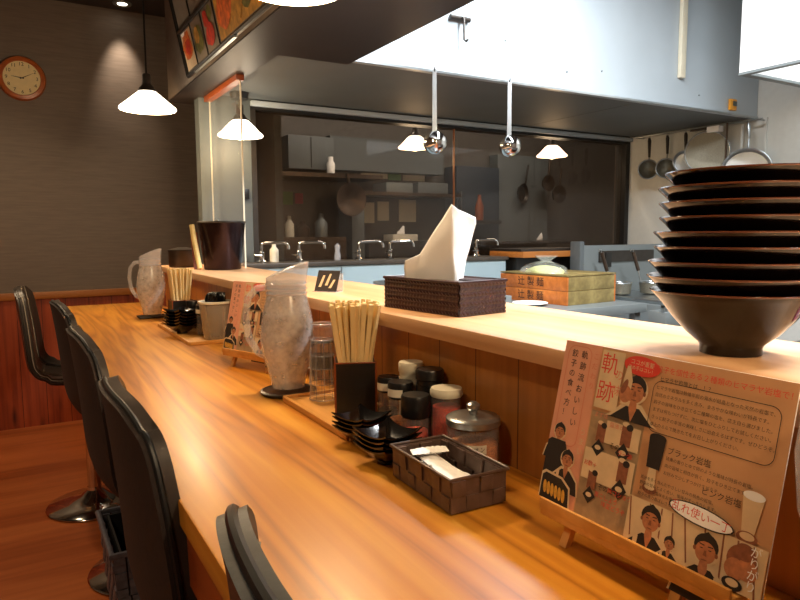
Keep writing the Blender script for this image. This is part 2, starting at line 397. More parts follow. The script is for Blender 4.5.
# ------------------------------------------------------------------ menu board on soffit
mb = thing('menu_board', 'framed food picture menu board on the soffit, upper left', 'menu board', (.698, 2.90, 1.912))
mb.rotation_euler = (0, 0, -PI/2)      # local x runs towards the camera, local y away from the viewer
TL = .20                                # lean of the board per metre of height
def MB(x, z, d=0): return Vector((x, -.012-z*TL-d, z))
def mpoly(b, pts, m, d=.002): b.poly([MB(x, z, d) for x, z in pts], m)
b = B(); b.prism([MB(0, 0), MB(1.9, 0), MB(1.9, .62), MB(0, .62)], (0, .01, 0), 'greyprint'); b.build('backing_panel', mb, smooth=False)
b = B()
def cell(x0, x1, z0, z1, bg, blobs):
    mpoly(b, [(x0, z0), (x1, z0), (x1, z1), (x0, z1)], bg, .003)
    for (cx, cz, rx, rz, m) in blobs:
        pts = []
        for k in range(14):
            a_ = 2*PI*k/14; q = 1+.18*random.uniform(-1, 1)
            pts.append((min(max(x0, cx+rx*q*math.cos(a_)), x1), min(max(z0, cz+rz*q*math.sin(a_)), z1)))
        mpoly(b, pts, m, .0045+random.random()*.002)
cell(.02, .17, .015, .155, 'creamprint', [(.09, .10, .07, .06, 'orangefood'), (.10, .09, .04, .03, 'redfood'), (.06, .16, .03, .02, 'paper')])
cell(.19, .33, .015, .155, 'greyprint', [(.26, .08, .06, .05, 'greenfood'), (.25, .10, .03, .03, 'yellowfood'), (.29, .06, .02, .02, 'redfood')])
cell(.35, .49, .015, .155, 'greyprint', [(.42, .06, .05, .04, 'redfood'), (.40, .12, .03, .03, 'redfood'), (.45, .13, .03, .03, 'greenfood')])
cell(.52, 1.1, .015, .155, 'yellowfood', [(.62, .10, .08, .07, 'orangefood'), (.74, .09, .07, .06, 'yellowfood'), (.86, .10, .07, .06, 'greenfood'), (.98, .08, .07, .05, 'orangefood')])
cell(1.12, 1.85, .015, .155, 'yellowfood', [(1.3, .1, .1, .07, 'orangefood'), (1.6, .1, .1, .07, 'greenfood')])
cell(.03, .20, .185, .56, 'greyprint', [(.08, .40, .035, .12, 'yellowfood'), (.15, .45, .03, .05, 'redfood'), (.16, .36, .02, .03, 'redfood')])
cell(.23, .60, .185, .56, 'greyprint', [(.32, .34, .05, .05, 'dark'), (.42, .42, .08, .08, 'yellowfood'), (.52, .36, .05, .05, 'orangefood')])
b.build('food_print', mb, smooth=False, fix=False)
b = B()
for (x0, z0, x1, z1) in ((0, 0, 1.9, 0), (0, 0, 0, .62), (0, .17, 1.9, .17), (0, .62, 1.9, .62), (.18, .01, .18, .17), (.34, .01, .34, .17), (.505, .01, .505, .17), (1.11, .01, 1.11, .17), (.215, .17, .215, .62)):
    wdt = .012 if (z0 in (0, .17, .62) and z0 == z1) or x0 == 0 and x1 == 0 else .004
    p0 = MB(x0, z0, .004); p1 = MB(x1, z1, .004); b.tube([p0, p1], wdt*.7, 'blackmatte', 6)
b.build('frame', mb)
B().box(tuple(MB(.42, -.012, .012)), (.55, .012, .006), 'steel').build('light_strip', mb)

# ------------------------------------------------------------------ pendants
def pendant(name, label, loc, r=.115, group=None, power=None, top=CEIL):
    p = thing(name, label, 'pendant lamp', loc, 0, group)
    B().lathe([(.026, .084), (.034, .078), (.05, .066), (r-.016, .024), (r-.003, .014), (r, .008), (r-.003, .003), (r-.007, .006), (.05, .054), (.024, .074)], 'shade', seg=40).build('lamp_shade', p)
    B().lathe([(0, .15), (.014, .15), (.017, .145), (.017, .11), (.024, .10), (.036, .085), (.040, .078), (.032, .076), (0, .08)], 'darkmetal', seg=24).build('socket', p)
    cz = top-loc[2]
    B().cyl((0, 0, .148), (0, 0, cz-.02), .004, 'blackmatte', seg=8).build('cord', p)
    B().lathe([(0, cz-.03), (.04, cz-.028), (.045, cz), (0, cz)], 'blackmatte', seg=20).build('ceiling_rose', p)
    B().lathe([(0, -.014), (.018, -.010), (.032, .006), (.034, .022), (.026, .045), (.012, .07), (0, .07)], 'shade', seg=20).build('bulb', p)
    if power:
        l = bpy.data.lights.new('lamp_glow', 'POINT'); l.energy = power; l.color = (1, .72, .42); l.shadow_soft_size = .04; l.specular_factor = .3
        o = bpy.data.objects.new('lamp_glow', l); col.objects.link(o); o.parent = p; o.location = (0, 0, -.065)
    return p
P_ROW = 'pendant lamps over the counter'
pendant('pendant_lamp', 'glowing white cone pendant hanging before the brown wall', (.524, 2.957, 1.765), group=P_ROW, power=15)
pendant('pendant_lamp', 'glowing pendant shade cut off by the top edge of the photo', (.545, 1.36, 1.765), group=P_ROW, power=15)
pendant('pendant_lamp', 'pendant lamp over the near end of the counter', (.55, -.10, 1.765), group=P_ROW, power=15)
BR = 'pendants standing in for reflections in the kitchen glass'  # lamps added behind the pane where the glass only mirrors lamps
pendant('pendant_lamp', 'added pendant standing in for a lamp reflection, before the grey wall, left of the window', (.955, 3.08, 1.70), .105, None, 1.0, 1.904)  # added lamp hung where a lamp reflection shows
pendant('pendant_lamp', 'added pendant standing in for a reflected lamp behind the glass, middle one beside the left ladle', (2.165, 3.468, 1.76), .105, BR, 3)
pendant('pendant_lamp', 'added pendant standing in for a reflected lamp behind the glass, right one above the noodle crates', (3.233, 3.40, 1.76), .105, BR, 3)
# ceiling spotlight
sp = thing('ceiling_spotlight', 'small ceiling spotlight lighting the far brown wall', 'spotlight', (.743, 4.65, CEIL))
sp.location = (.70, 4.68, CEIL)
B().lathe([(.03, -.005), (.055, -.008), (.06, 0), (.03, 0)], 'steelpaint', seg=24).build('trim_ring', sp)
B().lathe([(0, -.006), (.03, -.005), (.03, -.001), (0, -.001)], 'spotlens', seg=20).build('lens', sp)
l = bpy.data.lights.new('spot', 'SPOT'); l.energy = 24; l.color = (1, .8, .6); l.spot_size = math.radians(46); l.spot_blend = 1; l.shadow_soft_size = .02
o = bpy.data.objects.new('spot_beam', l); col.objects.link(o); o.parent = sp; o.location = (0, 0, -.02); o.rotation_euler = (math.radians(18), 0, 0)

# fluorescent fixtures of the kitchen
def fixture(loc, L, label, power, along='X'):
    f = thing('fluorescent_fixture', label, 'ceiling light', loc, 0 if along == 'X' else PI/2)
    B().bx(-L/2, L/2, -.06, .06, -.03, 0, 'paper', .004).build('housing', f)
    B().cyl((-L/2+.02, 0, -.045), (L/2-.02, 0, -.045), .014, 'tube').build('tube', f)
    l = bpy.data.lights.new('tube_light', 'AREA'); l.shape = 'RECTANGLE'; l.size = L; l.size_y = .1; l.energy = power; l.color = (.93, .97, 1)
    o = bpy.data.objects.new('tube_light', l); col.objects.link(o); o.parent = f; o.location = (0, 0, -.065)
    return f
fixture((1.80, 1.75, CEIL), .7, 'fluorescent tube light above the rear of the kitchen', 28, 'Y')
fixture((1.695, .55, CEIL), 1.2, 'fluorescent tube light above the front of the kitchen', 120, 'Y')
l = bpy.data.lights.new('hood_lamp', 'AREA'); l.shape = 'RECTANGLE'; l.size = .5; l.size_y = .9; l.energy = 5; l.color = (.85, .94, 1)
o = bpy.data.objects.new('hood_lamp', l); col.objects.link(o); o.parent = sh; o.location = (.37, -.65, .28)

# ------------------------------------------------------------------ clock
ck = thing('wall_clock', 'round wall clock with orange-brown frame and ivory face', 'clock', (.112, 4.828, 2.221)); ck.scale = (1, 1, 1)
Rx = Matrix.Rotation(PI/2, 3, 'X')
B().lathe([(0, 0), (.135, 0), (.135, .02), (.128, .034), (.108, .038), (.102, .028), (0, .026)], 'clockrim', seg=56, M=Rx).build('frame', ck)
b = B().lathe([(0, .0275), (.103, .0275), (.103, .029), (0, .029)], 'clockface', seg=48, M=Rx)
for k in range(1, 13):
    a_ = PI/2-2*PI*k/12
    b.text(str(k), .03, 'ink', lambda v, a_=a_: Vector((v.x+.084*math.cos(a_), -.0295, v.y+.084*math.sin(a_))))
b.build('dial', ck, fix=False)
b = B()
for ang, L, wd in ((math.radians(172), .062, .0035), (math.radians(28), .078, .0025)):
    dx, dz = math.cos(ang), math.sin(ang)
    b.prism([(-dz*wd-dx*.012, -.032, dx*wd-dz*.012), (dz*wd-dx*.012, -.032, -dx*wd-dz*.012), (dx*L, -.032, dz*L)], (0, -.002, 0), 'ink')
b.build('hands', ck)

# ------------------------------------------------------------------ stools
PROF = [(-.272, 1.02), (-.266, .99), (-.260, .94), (-.254, .89), (-.248, .83), (-.243, .77), (-.238, .715), (-.226, .672), (-.195, .634), (-.140, .614), (-.06, .607), (.02, .61), (.10, .618), (.155, .618), (.185, .60), (.195, .585)]
def prof_at(v):
    # Catmull-Rom through the profile
    n = len(PROF)-1; q = min(v*n, n-1e-6); i = int(q); f = q-i
    P = [PROF[max(0, min(n, i+k))] for k in (-1, 0, 1, 2)]
    def cr(a, b, c, d): return .5*((2*b)+(-a+c)*f+(2*a-5*b+4*c-d)*f*f+(-a+3*b-3*c+d)*f**3)
    return Vector((cr(*[p[0] for p in P]), 0, cr(*[p[1] for p in P])))
def shell(u, v, off):
    e = 1e-3
    p = prof_at(v); tg = (prof_at(min(1, v+e))-prof_at(max(0, v-e))).normalized(); nrm = Vector((-tg.z, 0, tg.x))
    hw = .150+.07*math.sin(min(1, v/.40)*PI/2)
    if v > .8: hw = .215-.03*((v-.8)/.2)**2
    p = p+nrm*(off+.022*abs(u)**2.4*(1 if v < .6 else .45))
    p.y = u*hw
    if v < .12: p.z -= .035*(1-v/.12)*abs(u)**4
    return p
def edge_loop(off, k=1.0):
    pts = []
    N = 26
    for i in range(N+1): pts.append(shell(-k+2*k*i/N, 0, off))
    for i in range(1, 41): pts.append(shell(k, i/40, off))
    for i in range(1, N+1): pts.append(shell(k-2*k*i/N, 1, off))
    for i in range(1, 40): pts.append(shell(-k, 1-i/40, off))
    return pts
def slab(b, o0, o1, m, grooves=()):
    def f1(i, j):
        u = -1+2*i; g = 0
        for gr in grooves: g = max(g, .006*math.exp(-((u-gr)/.03)**2))
        return shell(u, j, o1-g)
    b.grid(f1, 40, 40, m); b.grid(lambda i, j: shell(-1+2*i, j, o0), 40, 40, m)
    for uu in (-1, 1): b.grid(lambda i, j, uu=uu: shell(uu, j, o0+(o1-o0)*i), 2, 40, m)
    for vv in (0, 1): b.grid(lambda i, j, vv=vv: shell(-1+2*j, vv, o0+(o1-o0)*i), 2, 40, m)
    bmesh.ops.remove_doubles(b.bm, verts=b.bm.verts[:], dist=2e-4)
def make_stool(label, loc, rz, back, pad):
    t = thing('bar_stool', label, 'bar stool', loc, rz, 'bar stools along the counter')
    b = B(); slab(b, 0, .010, back); b.build('back_cover', t)
    b = B(); slab(b, .011, .030 if back != 'leatherblue' else .021, pad, (-.5, -.42, .42, .5)); b.build('seat_pad', t)
    B().tube(edge_loop(.0105, 1.0), .0045, 'piping' if back != 'leatherbrown' else 'leatherbrown', 8, True).build('piping', t)
    b = B()
    for s_ in ((-.94, .94) if back == 'leatherblue' else ()):
        for i in range(0, 70, 2):
            b.tube([shell(s_, .02+i*.008, -.0002), shell(s_, .02+(i+.9)*.008, -.0002)], .0008, 'thread', 5)
    for vv in ((.20, .225) if back == 'leatherblue' else ()):
        pts = [shell(-.9+1.8*i/24, vv, -.0012) for i in range(25)]
        b.tube([shell(-.97+1.94*i/24, vv-.09, .0222) for i in range(25)], .0010, 'thread', 5); b.tube(pts, .0012, 'thread' if back == 'leatherblue' else back, 5)
    if back == 'leatherbrown':
        for uu in (-.97, -.42, .42, .97): b.tube([shell(uu, i/50, .0305 if abs(uu) < .9 else .026) for i in range(51)], .0016, 'thread', 5)
        for uu in (-1, 1): b.tube([shell(uu*1.006, i/50, .020) for i in range(51)], .0016, 'thread', 5)
    if back != 'suede': b.build('stitching', t)
    B().lathe([(0, .004), (.203, .004), (.206, .008), (.20, .014), (.12, .026), (.06, .05), (.032, .075), (.030, .09), (0, .09)], 'chrome', seg=48).build('base', t)
    b = B().cyl((0, 0, .088), (0, 0, .36), .029, 'chrome').cyl((0, 0, .36), (0, 0, .595), .018, 'chrome'); b.build('pole', t)
    b = B(); b.tube([(.028, -.02, .30), (.06, -.13, .29), (.16, -.16, .285), (.21, -.1, .285), (.22, 0, .285), (.21, .1, .285), (.16, .16, .285), (.06, .13, .29), (.028, .02, .30)], .011, 'chrome', 10); b.build('footrest', t)
    b = B().bx(-.09, .09, -.09, .09, .592, .604, 'blackmatte', .004); b.tube([(.03, .02, .592), (.05, .14, .585), (.05, .2, .58)], .006, 'chrome', 8); b.build('seat_mount', t)
    return t
def rename(o, lab): o['label'] = lab; return o
st = make_stool('farthest bar stool, seen side-on before the red wainscot', (.266, 3.25, 0), math.radians(-6), 'leatherbrown', 'leatherbrown')
base = make_stool('second farthest bar stool, dark back overlapping the counter corner', (.37, 2.50, 0), math.radians(2), 'suede', 'leatherbrown')
dup(base, (.372, 1.73, 0), math.radians(1), 'middle bar stool with dark back, third from the far wall')
dup(base, (.372, 1.04, 0), math.radians(0), 'large dark-backed bar stool, second nearest to the camera')
st5 = make_stool('blue-grey leather stool with pale stitching, cropped by bottom edge', (.362, .31, 0), math.radians(-5), 'leatherblue', 'leatherblue'); st5.scale = (1, .92, 1.045)

# belongings basket
bk = thing('storage_basket', 'slate woven belongings basket on the floor by the stools', 'basket', (.285, 2.07, .0))
def woven(b, x0, x1, y0, y1, z0, z1, flare, m, n, rows, th=.006):
    """staggered flat straps around four walls"""
    def ring(k, z):
        e = flare*(z-z0)/(z1-z0)
        return [(x0-e, y0-e), (x1+e, y0-e), (x1+e, y1+e), (x0-e, y1+e)]
    dz = (z1-z0)/rows
    for r in range(rows):
        for side in range(4):
            za = z0+dz*r; zb = za+dz*.94
            A, C_ = ring(0, za)[side], ring(0, za)[(side+1) % 4]; A2, C2 = ring(0, zb)[side], ring(0, zb)[(side+1) % 4]
            nx = Vector((C_[1]-A[1], -(C_[0]-A[0]), 0)).normalized()
            L = (Vector((*C_, 0))-Vector((*A, 0))).length; cnt = max(2, round(L/n))
            for i in range(cnt):
                t0, t1 = i/cnt, (i+1)/cnt
                out = (i+r+side) % 2
                pa = Vector((*A, za)).lerp(Vector((*C_, za)), t0+.01); pb = Vector((*A, za)).lerp(Vector((*C_, za)), t1-.01)
                pc = Vector((*A2, zb)).lerp(Vector((*C2, zb)), t1-.01); pd = Vector((*A2, zb)).lerp(Vector((*C2, zb)), t0+.01)
                o_ = nx*(th*.35*out)
                vs = [pa+o_, pb+o_, pc+o_, pd+o_]; mid = nx*(th*.3*(1 if out else .4))
                bl = [v.copy() for v in vs]; inn = [v-nx*th for v in vs]
                cen = (pa+pb+pc+pd)/4+o_+mid
                b._add(bl+inn+[cen], [(0, 1, 8), (1, 2, 8), (2, 3, 8), (3, 0, 8), (7, 6, 5, 4), (0, 4, 5, 1), (1, 5, 6, 2), (2, 6, 7, 3), (3, 7, 4, 0)], m)
b = B(); woven(b, -.13, .11, -.17, .17, .03, .37, .02, 'weave3', .035, 12, .010); b.build('woven_wall', bk)
B().tube([(-.152, -.192, .375), (.132, -.192, .375), (.132, .192, .375), (-.152, .192, .375)], .011, 'weave3', 8, True).build('rim', bk)
B().bx(-.125, .105, -.165, .165, .024, .034, 'weave3').build('bottom', bk)
lin = B()
for (x0, x1, y0, y1) in ((-.128, -.122, -.168, .168), (.102, .108, -.168, .168), (-.128, .108, -.168, -.162), (-.128, .108, .162, .168)): lin.bx(x0, x1, y0, y1, .03, .37, 'leather')
lin.build('liner', bk)
bk.location = (.345, 2.115, 0); bk.scale = (1, .9, .9)

# ------------------------------------------------------------------ pitchers
def make_pitcher(label, loc, rz, group='iced water pitchers'):
    p = thing('water_pitcher', label, 'pitcher', loc, rz, group)
    outer = [(.030, .004), (.035, .006), (.037, .018), (.044, .045), (.052, .075), (.0570, .105), (.0565, .130), (.0520, .160), (.046, .185), (.0415, .203)]
    B().lathe([(0, .004)]+outer+[(.039, .203)]+[(r-.003, z) for r, z in reversed(outer[2:-1])]+[(0, .012)], 'frosty', seg=44).build('body', p)
    B().lathe([(0, .012), (.032, .014)]+[(r-.005, z) for r, z in outer[3:8]]+[(0, .18)], 'frostycore', seg=36).build('iced_water', p)
    b = B()
    for z in (.206, .215, .226): b.lathe([(.0415, z-.004), (.0445, z), (.0415, z+.004), (.039, z)], 'clearplastic', seg=40, close=True)
    b.lathe([(.041, .20), (.042, .232), (.040, .232), (.039, .20)], 'clearplastic', seg=40, close=True); b.build('collar', p)
    # slanting spout: the rim rises towards +x and is open on top
    def sp_(i, j):
        a = 2*PI*i; x = math.cos(a); y = math.sin(a)
        top = .040+.022*max(0, x)**2+.006*(x+1)/2
        hgt = .006+.034*((x+1)/2)
        r = .041+(.0+.006*max(0, x)**3)*j
        return Vector((r*x, r*y*(1-.15*j*max(0, x)), .232+hgt*j))
    b = B(); b.grid(sp_, 40, 8, 'clearplastic'); b.build('spout', p, solid=.0025)
    def lid(i, j):
        a = 2*PI*i; x = math.cos(a)*j; y = math.sin(a)*j
        return Vector((.041*x, .039*y, .232+.005+.017*(x+1)+.004*(1-j*j)))
    b = B(); b.grid(lid, 30, 8, 'clearplastic'); b.build('lid', p, solid=.002)
    b = B().tube([(-.037, 0, .218), (-.062, 0, .216), (-.080, 0, .195), (-.086, 0, .155), (-.080, 0, .110), (-.062, 0, .080), (-.048, 0, .072)], .0075, 'clearplastic', 12); b.build('handle', p)
    return p
p1 = make_pitcher('large frosted iced water pitcher beside the stacked tumblers', (.492, 1.302, ZC+.009), math.radians(-30))
p1.rotation_euler = (0, 0, math.radians(-25))
dup(p1, (.478, 2.80, ZC+.009), math.radians(-28), 'frosted iced water pitcher at the far end of the counter')
dup(p1, (.505, .190, ZC+.009), math.radians(250), 'frosted pitcher cut off at the right edge beside the menu stand')
def coaster(loc, lab):
    b = B().lathe([(0, 0), (.056, 0), (.060, .003), (.060, .007), (.055, .0085), (.050, .006), (0, .006)], 'blackmatte', seg=36)
    o = b.build('coaster'); o.location = loc; tag(o, lab, 'coaster', 'black pitcher coasters'); return o
coaster((.492, 1.302, ZC+.0005), 'round black coaster under the large near pitcher')
b = B().box((0, 0, .012), (.11, .09, .022), 'darkmetal', None, .004); o = b.build('coaster'); o.location = (.478, 2.80, ZC-.0135); o.location.z = ZC+.0005
o.scale = (1, 1, .35); tag(o, 'dark square coaster under the far pitcher', 'coaster', 'black pitcher coasters')
coaster((.505, .190, ZC+.0005), 'black coaster under the pitcher at the right edge')

# ------------------------------------------------------------------ trays
def tray(name, label, c, sx, sy, rz=0):
    t = thing(name, label, 'tray', (c[0], c[1], ZC+.0005), rz, 'wooden condiment trays')
    B().bx(-sx/2, sx/2, -sy/2, sy/2, 0, .005, 'lightwood').build('tray_base', t)
    b = B()
    for s_ in (-1, 1): b.bx(-sx/2, sx/2, s_*sy/2-.004, s_*sy/2+.004, 0, .011, 'lightwood', .001); b.bx(s_*sx/2-.004, s_*sx/2+.004, -sy/2+.004, sy/2-.004, 0, .011, 'lightwood', .001)
    b.build('lip', t)
    return t
tray('serving_tray', 'pale wooden tray under the tumblers and near chopstick box', (.525, 1.09), .135, .30)
tray('serving_tray', 'pale wooden tray under the far condiments', (.525, 2.27), .15, .50)
TZ = ZC+.0065

# tumblers, stacked upside down
def tumbler(loc, lab):
    b = B().lathe([(.0215, .088), (.0215, .084), (.0225, .02), (.0275, 0), (.0290, .0), (.0245, .022), (.0235, .084), (.0232, .090), (.0, .090), (0, .086), (.0215, .084)], 'glass', seg=28)
    for rr, zz in ((.0283, .0012), (.0232, .0895)): b.lathe([(rr-.001, zz-.001), (rr+.0006, zz), (rr-.001, zz+.001)], 'clearplastic', seg=28, close=True)
    for q in range(10): a_ = 2*PI*q/10; b.tube([(.0277*math.cos(a_), .0277*math.sin(a_), .004), (.0238*math.cos(a_), .0238*math.sin(a_), .06)], .0009, 'clearplastic', 5)
    o = b.build('tumbler'); o.location = loc; tag(o, lab, 'tumbler', 'stacked clear tumblers'); return o
g0 = tumbler((.525, 1.195, TZ), 'upturned clear tumbler at the bottom of the stack')
for k, n in ((1, 'upturned clear tumbler in the middle of the stack'), (2, 'upturned clear tumbler topping the stack')):
    q = g0.copy(); col.objects.link(q); q.location = (.525, 1.195, TZ+k*.032); q['label'] = n

# chopstick boxes and chopsticks
def chop_box(label, loc, sx, sy, hh, rz):
    t = thing('chopstick_box', label, 'chopstick box', loc, rz, 'black chopstick boxes')
    x, y, w_ = sx/2, sy/2, .004
    b = B().bx(-x, x, -y, -y+w_, 0, hh, 'blackmatte').bx(-x, x, y-w_, y, 0, hh, 'blackmatte').bx(-x, -x+w_, -y+w_, y-w_, 0, hh, 'blackmatte').bx(x-w_, x, -y+w_, y-w_, 0, hh, 'blackmatte').bx(-x+w_, x-w_, -y+w_, y-w_, 0, .004, 'blackmatte')
    b.build('box_wall', t)
    b = B()
    for a_, c_ in ((-x, -y), (x, -y), (x, y), (-x, y)): b.bx(a_-.0015, a_+.0015, c_-.0015, c_+.0015, 0, hh+.002, 'redwood')
    b.tube([(-x, -y, hh), (x, -y, hh), (x, y, hh), (-x, y, hh)], .0015, 'redwood', 6, True)
    b.build('edging', t)
    return t
chop_box('tall black chopstick box on the near tray, full of chopsticks', (.537, 1.075, TZ), .074, .060, .098, math.radians(-24))
chop_box('black chopstick box on the far tray behind sauce dishes', (.515, 2.44, TZ), .07, .07, .095, 0)
cm = B().prism([(-.0042, -.0022, 0), (.0042, -.0022, 0), (.0042, .0022, 0), (-.0042, .0022, 0)], (0, 0, .2), 'chop')
c0 = cm.build('chopstick', smooth=False); tag(c0, 'pale disposable chopsticks standing fanned in the near chopstick box', 'chopstick', 'chopsticks in the near box')
def fill(cx, cy, z0, sx, sy, n, spread, L, lab, grp, first=None, rz=0):
    k = 0
    cols_ = int(math.ceil(math.sqrt(n*1.0)))
    for i in range(n):
        ix, iy = i % cols_, i//cols_
        u = (ix+.5)/cols_*2-1; v = (iy+.5)/cols_*2-1
        u += random.uniform(-.04, .04); v += random.uniform(-.04, .04)
        o = first if (first and i == 0) else c0.copy()
        if o is not first: col.objects.link(o)
        c, s = math.cos(rz), math.sin(rz)
        bx_, by_ = u*sx*.5, v*sy*.5; tx, ty = u*(sx*.5+spread), v*(sy*.5+spread)
        p = Vector((cx+bx_*c-by_*s, cy+bx_*s+by_*c, z0)); q = Vector((cx+tx*c-ty*s, cy+tx*s+ty*c, z0+L))
        d = (q-p).normalized()
        o.rotation_mode = 'QUATERNION'; o.rotation_quaternion = d.to_track_quat('Z', 'Y') @ Matrix.Rotation(random.uniform(0, 3), 4, 'Z').to_quaternion()
        o.location = p+d*random.uniform(0, .006)
        o['label'] = lab; o['group'] = grp
fill(.537, 1.075, TZ+.0045, .030, .022, 56, .033, .2, 'pale disposable chopsticks standing fanned in the near chopstick box', 'chopsticks in the near box', c0, math.radians(-24))
fill(.515, 2.44, TZ+.0045, .038, .038, 30, .022, .2, 'pale disposable chopsticks standing in the far chopstick box', 'chopsticks in the far box', None, 0)

# square sauce dishes
def dish_mesh(S):
    b = B()
    def f(i, j, dz=0.0):
        u, v = -1+2*i, -1+2*j
        e = max(abs(u), abs(v)); corner = (abs(u)*abs(v))**2.2
        s_ = .48+.52*e**.9 if e > 0 else .48
        rr = (abs(u)**4+abs(v)**4)**.25
        # flat middle, rising sides, peaked corners
        z = .003+.019*(max(0, e-.42)/.58)**.85+.009*corner
        return Vector((u*S*(1-.07*(1-corner)*e), v*S*(1-.07*(1-corner)*e), z+dz))
    b.grid(f, 20, 20, 'blackgloss')
    b.grid(lambda i, j: f(i, j, -.0022) - Vector((0, 0, 0)), 20, 20, 'blackgloss')
    for q in range(4):
        def ed(i, j, q=q):
            a = [(j, 0), (1, j), (1-j, 1), (0, 1-j)][q]; return f(a[0], a[1], -.0022*i)
        b.grid(ed, 1, 20, 'blackgloss')
    bmesh.ops.remove_doubles(b.bm, verts=b.bm.verts[:], dist=1e-5)
    b.lathe([(S*.40, -.004), (S*.42, .002), (S*.36, .002), (S*.36, -.004)], 'blackgloss', seg=24, close=True)
    return b
d0 = dish_mesh(.040).build('sauce_dish', angle=50)
ORD = ['lowest', 'second lowest', 'middle', 'fourth up', 'topmost', 'sixth']
def stack(x, y, z0, n, rz, where, grp, sc=1, pitch=.0095, first=None):
    for k in range(n):
        o = first if (first and k == 0) else d0.copy()
        if o is not first: col.objects.link(o)
        nm = {0: 'bottom', n-1: 'topmost'}.get(k, ['', 'second from bottom', 'third from bottom', 'fourth from bottom', 'fifth from bottom'][min(k, 4)])
        o.location = (x+random.uniform(-.001, .001), y, z0+.0045+k*pitch); o.rotation_euler = (0, 0, rz+random.uniform(-.05, .05)); o.scale = (sc, sc, sc)
        tag(o, f'black square sauce dish, {nm} of the stack {where}', 'sauce dish', grp)
stack(.462, .822, ZC, 4, math.radians(12), 'next to the woven basket', 'sauce dishes by the basket', .92, .0072, d0)
stack(.474, .925, ZC, 4, math.radians(20), 'next to the near chopstick box', 'sauce dishes by the chopsticks', .86, .0070)
stack(.478, 2.255, TZ, 6, math.radians(28), 'on the far tray', 'sauce dishes on the far tray', 1.1, .0100)

# ------------------------------------------------------------------ condiments
def shaker(label, x, y, r, hgt, content, lidm='blackmatte', lab=True, rz=0, z=ZC+.0005, cf=.45, lidh=.026):
    t = thing('shaker_bottle', label, 'condiment bottle', (x, y, z), rz, 'condiment bottles by the panel')
    hb = hgt-lidh
    B().lathe([(0, 0), (r*.95, 0), (r, .003), (r, hb-.006), (r*.92, hb), (r*.86, hb), (r*.9, hb-.008), (r*.9, .004), (0, .004)], 'glass', seg=28).build('glass_body', t)
    B().lathe([(0, .005), (r*.87, .005), (r*.87, hb*cf), (0, hb*cf)], content, seg=24).build('contents', t)
    B().lathe([(0, hb-.001), (r*.98, hb-.001), (r*1.04, hb+.002), (r*1.04, hgt-.004), (r*.96, hgt), (0, hgt)], lidm, seg=28).build('lid', t)
    if lab:
        a0 = math.radians(205); b = B().lathe([(r*1.055, hb+.003), (r*1.055, hb+.016)], 'label', seg=10, a0=a0-.75, a1=a0+.75)
        b.build('label_strip', t)
    return t
shaker('small shaker of soy with white-labelled black lid, beside chopstick box', .562, .993, .019, .086, 'soy')
shaker('small brown spice shaker with white-labelled black lid', .550, .930, .021, .090, 'spice', cf=.42)
shaker('black-lidded shaker of red chilli oil behind the sauce dishes', .533, .855, .0225, .086, 'chili', lab=False, cf=.55, lidh=.034)
shaker('cream-lidded glass jar with red contents before the wood panel', .572, .826, .025, .098, 'chili', 'cream', False, lidh=.012, cf=.8)
def canister(label, x, y, r, hgt, m):
    t = thing('spice_canister', label, 'canister', (x, y, ZC+.0005))
    B().lathe([(0, 0), (r, 0), (r, hgt-.026), (0, hgt-.026)], m, seg=28).build('body', t)
    B().lathe([(0, hgt-.0255), (r*.96, hgt-.0255), (r*.96, hgt-.018), (r*1.04, hgt-.016), (r*1.04, hgt-.003), (r*.97, hgt), (0, hgt)], m, seg=28).build('lid', t)
    return t
canister('tall cream canister standing behind the small shakers', .583, .950, .021, .117, 'cream')
canister('tall black canister next to the cream one', .581, .888, .0225, .116, 'blackmatte')
j = thing('glass_jar', 'wide glass jar of brown flakes with knobbed metal lid and paper label', 'jar', (.560, .741, ZC+.0005))
B().lathe([(0, 0), (.036, 0), (.0385, .004), (.0385, .058), (.035, .063), (.034, .063), (.0365, .056), (.0365, .005), (0, .005)], 'glass', seg=40).build('glass_body', j)
B().lathe([(0, .006), (.0355, .006), (.0355, .036), (.02, .039), (0, .037)], 'spice', seg=32).build('contents', j)
B().lathe([(0, .0635), (.038, .0635), (.0395, .0645), (.0395, .073), (.037, .075), (.026, .0765), (.013, .078), (0, .078)], 'steel', seg=40).build('lid', j)
B().lathe([(0, .078), (.006, .078), (.006, .083), (.010, .087), (.010, .092), (.005, .096), (0, .096)], 'steel', seg=20).build('knob', j)
lb = B().lathe([(.0389, .030), (.0389, .043)], 'label', seg=18, a0=math.radians(155), a1=math.radians(262))
def wrap(v):
    a = math.radians(209)+v.x/.039; return Vector((.0393*math.cos(a), .0393*math.sin(a), .0365+v.y))
lb.text('フライドオニオン', .0085, 'ink', wrap); lb.build('paper_label', j, fix=False)

# woven basket with packets
wb = thing('woven_basket', 'dark brown woven strap basket holding white packets', 'basket', (.478, .690, ZC+.001), math.radians(-2))
HX, HY = .043, .076
b = B(); woven(b, -HX+.004, HX-.004, -HY+.004, HY-.004, .002, .043, .003, 'weave', .021, 2, .0065); b.build('woven_wall', wb)
lin = B()
for (x0, x1, y0, y1) in ((-HX+.002, -HX+.004, -HY+.004, HY-.004), (HX-.004, HX-.002, -HY+.004, HY-.004), (-HX+.002, HX-.002, -HY+.002, -HY+.004), (-HX+.002, HX-.002, HY-.004, HY-.002)): lin.bx(x0, x1, y0, y1, .002, .043, 'weave')
lin.build('liner', wb)
B().tube([(-HX, -HY, .0445), (HX, -HY, .0445), (HX, HY, .0445), (-HX, HY, .0445)], .0024, 'weave', 8, True).build('rim', wb)
B().bx(-HX+.004, HX-.004, -HY+.004, HY-.004, .0, .003, 'weave').build('bottom', wb)
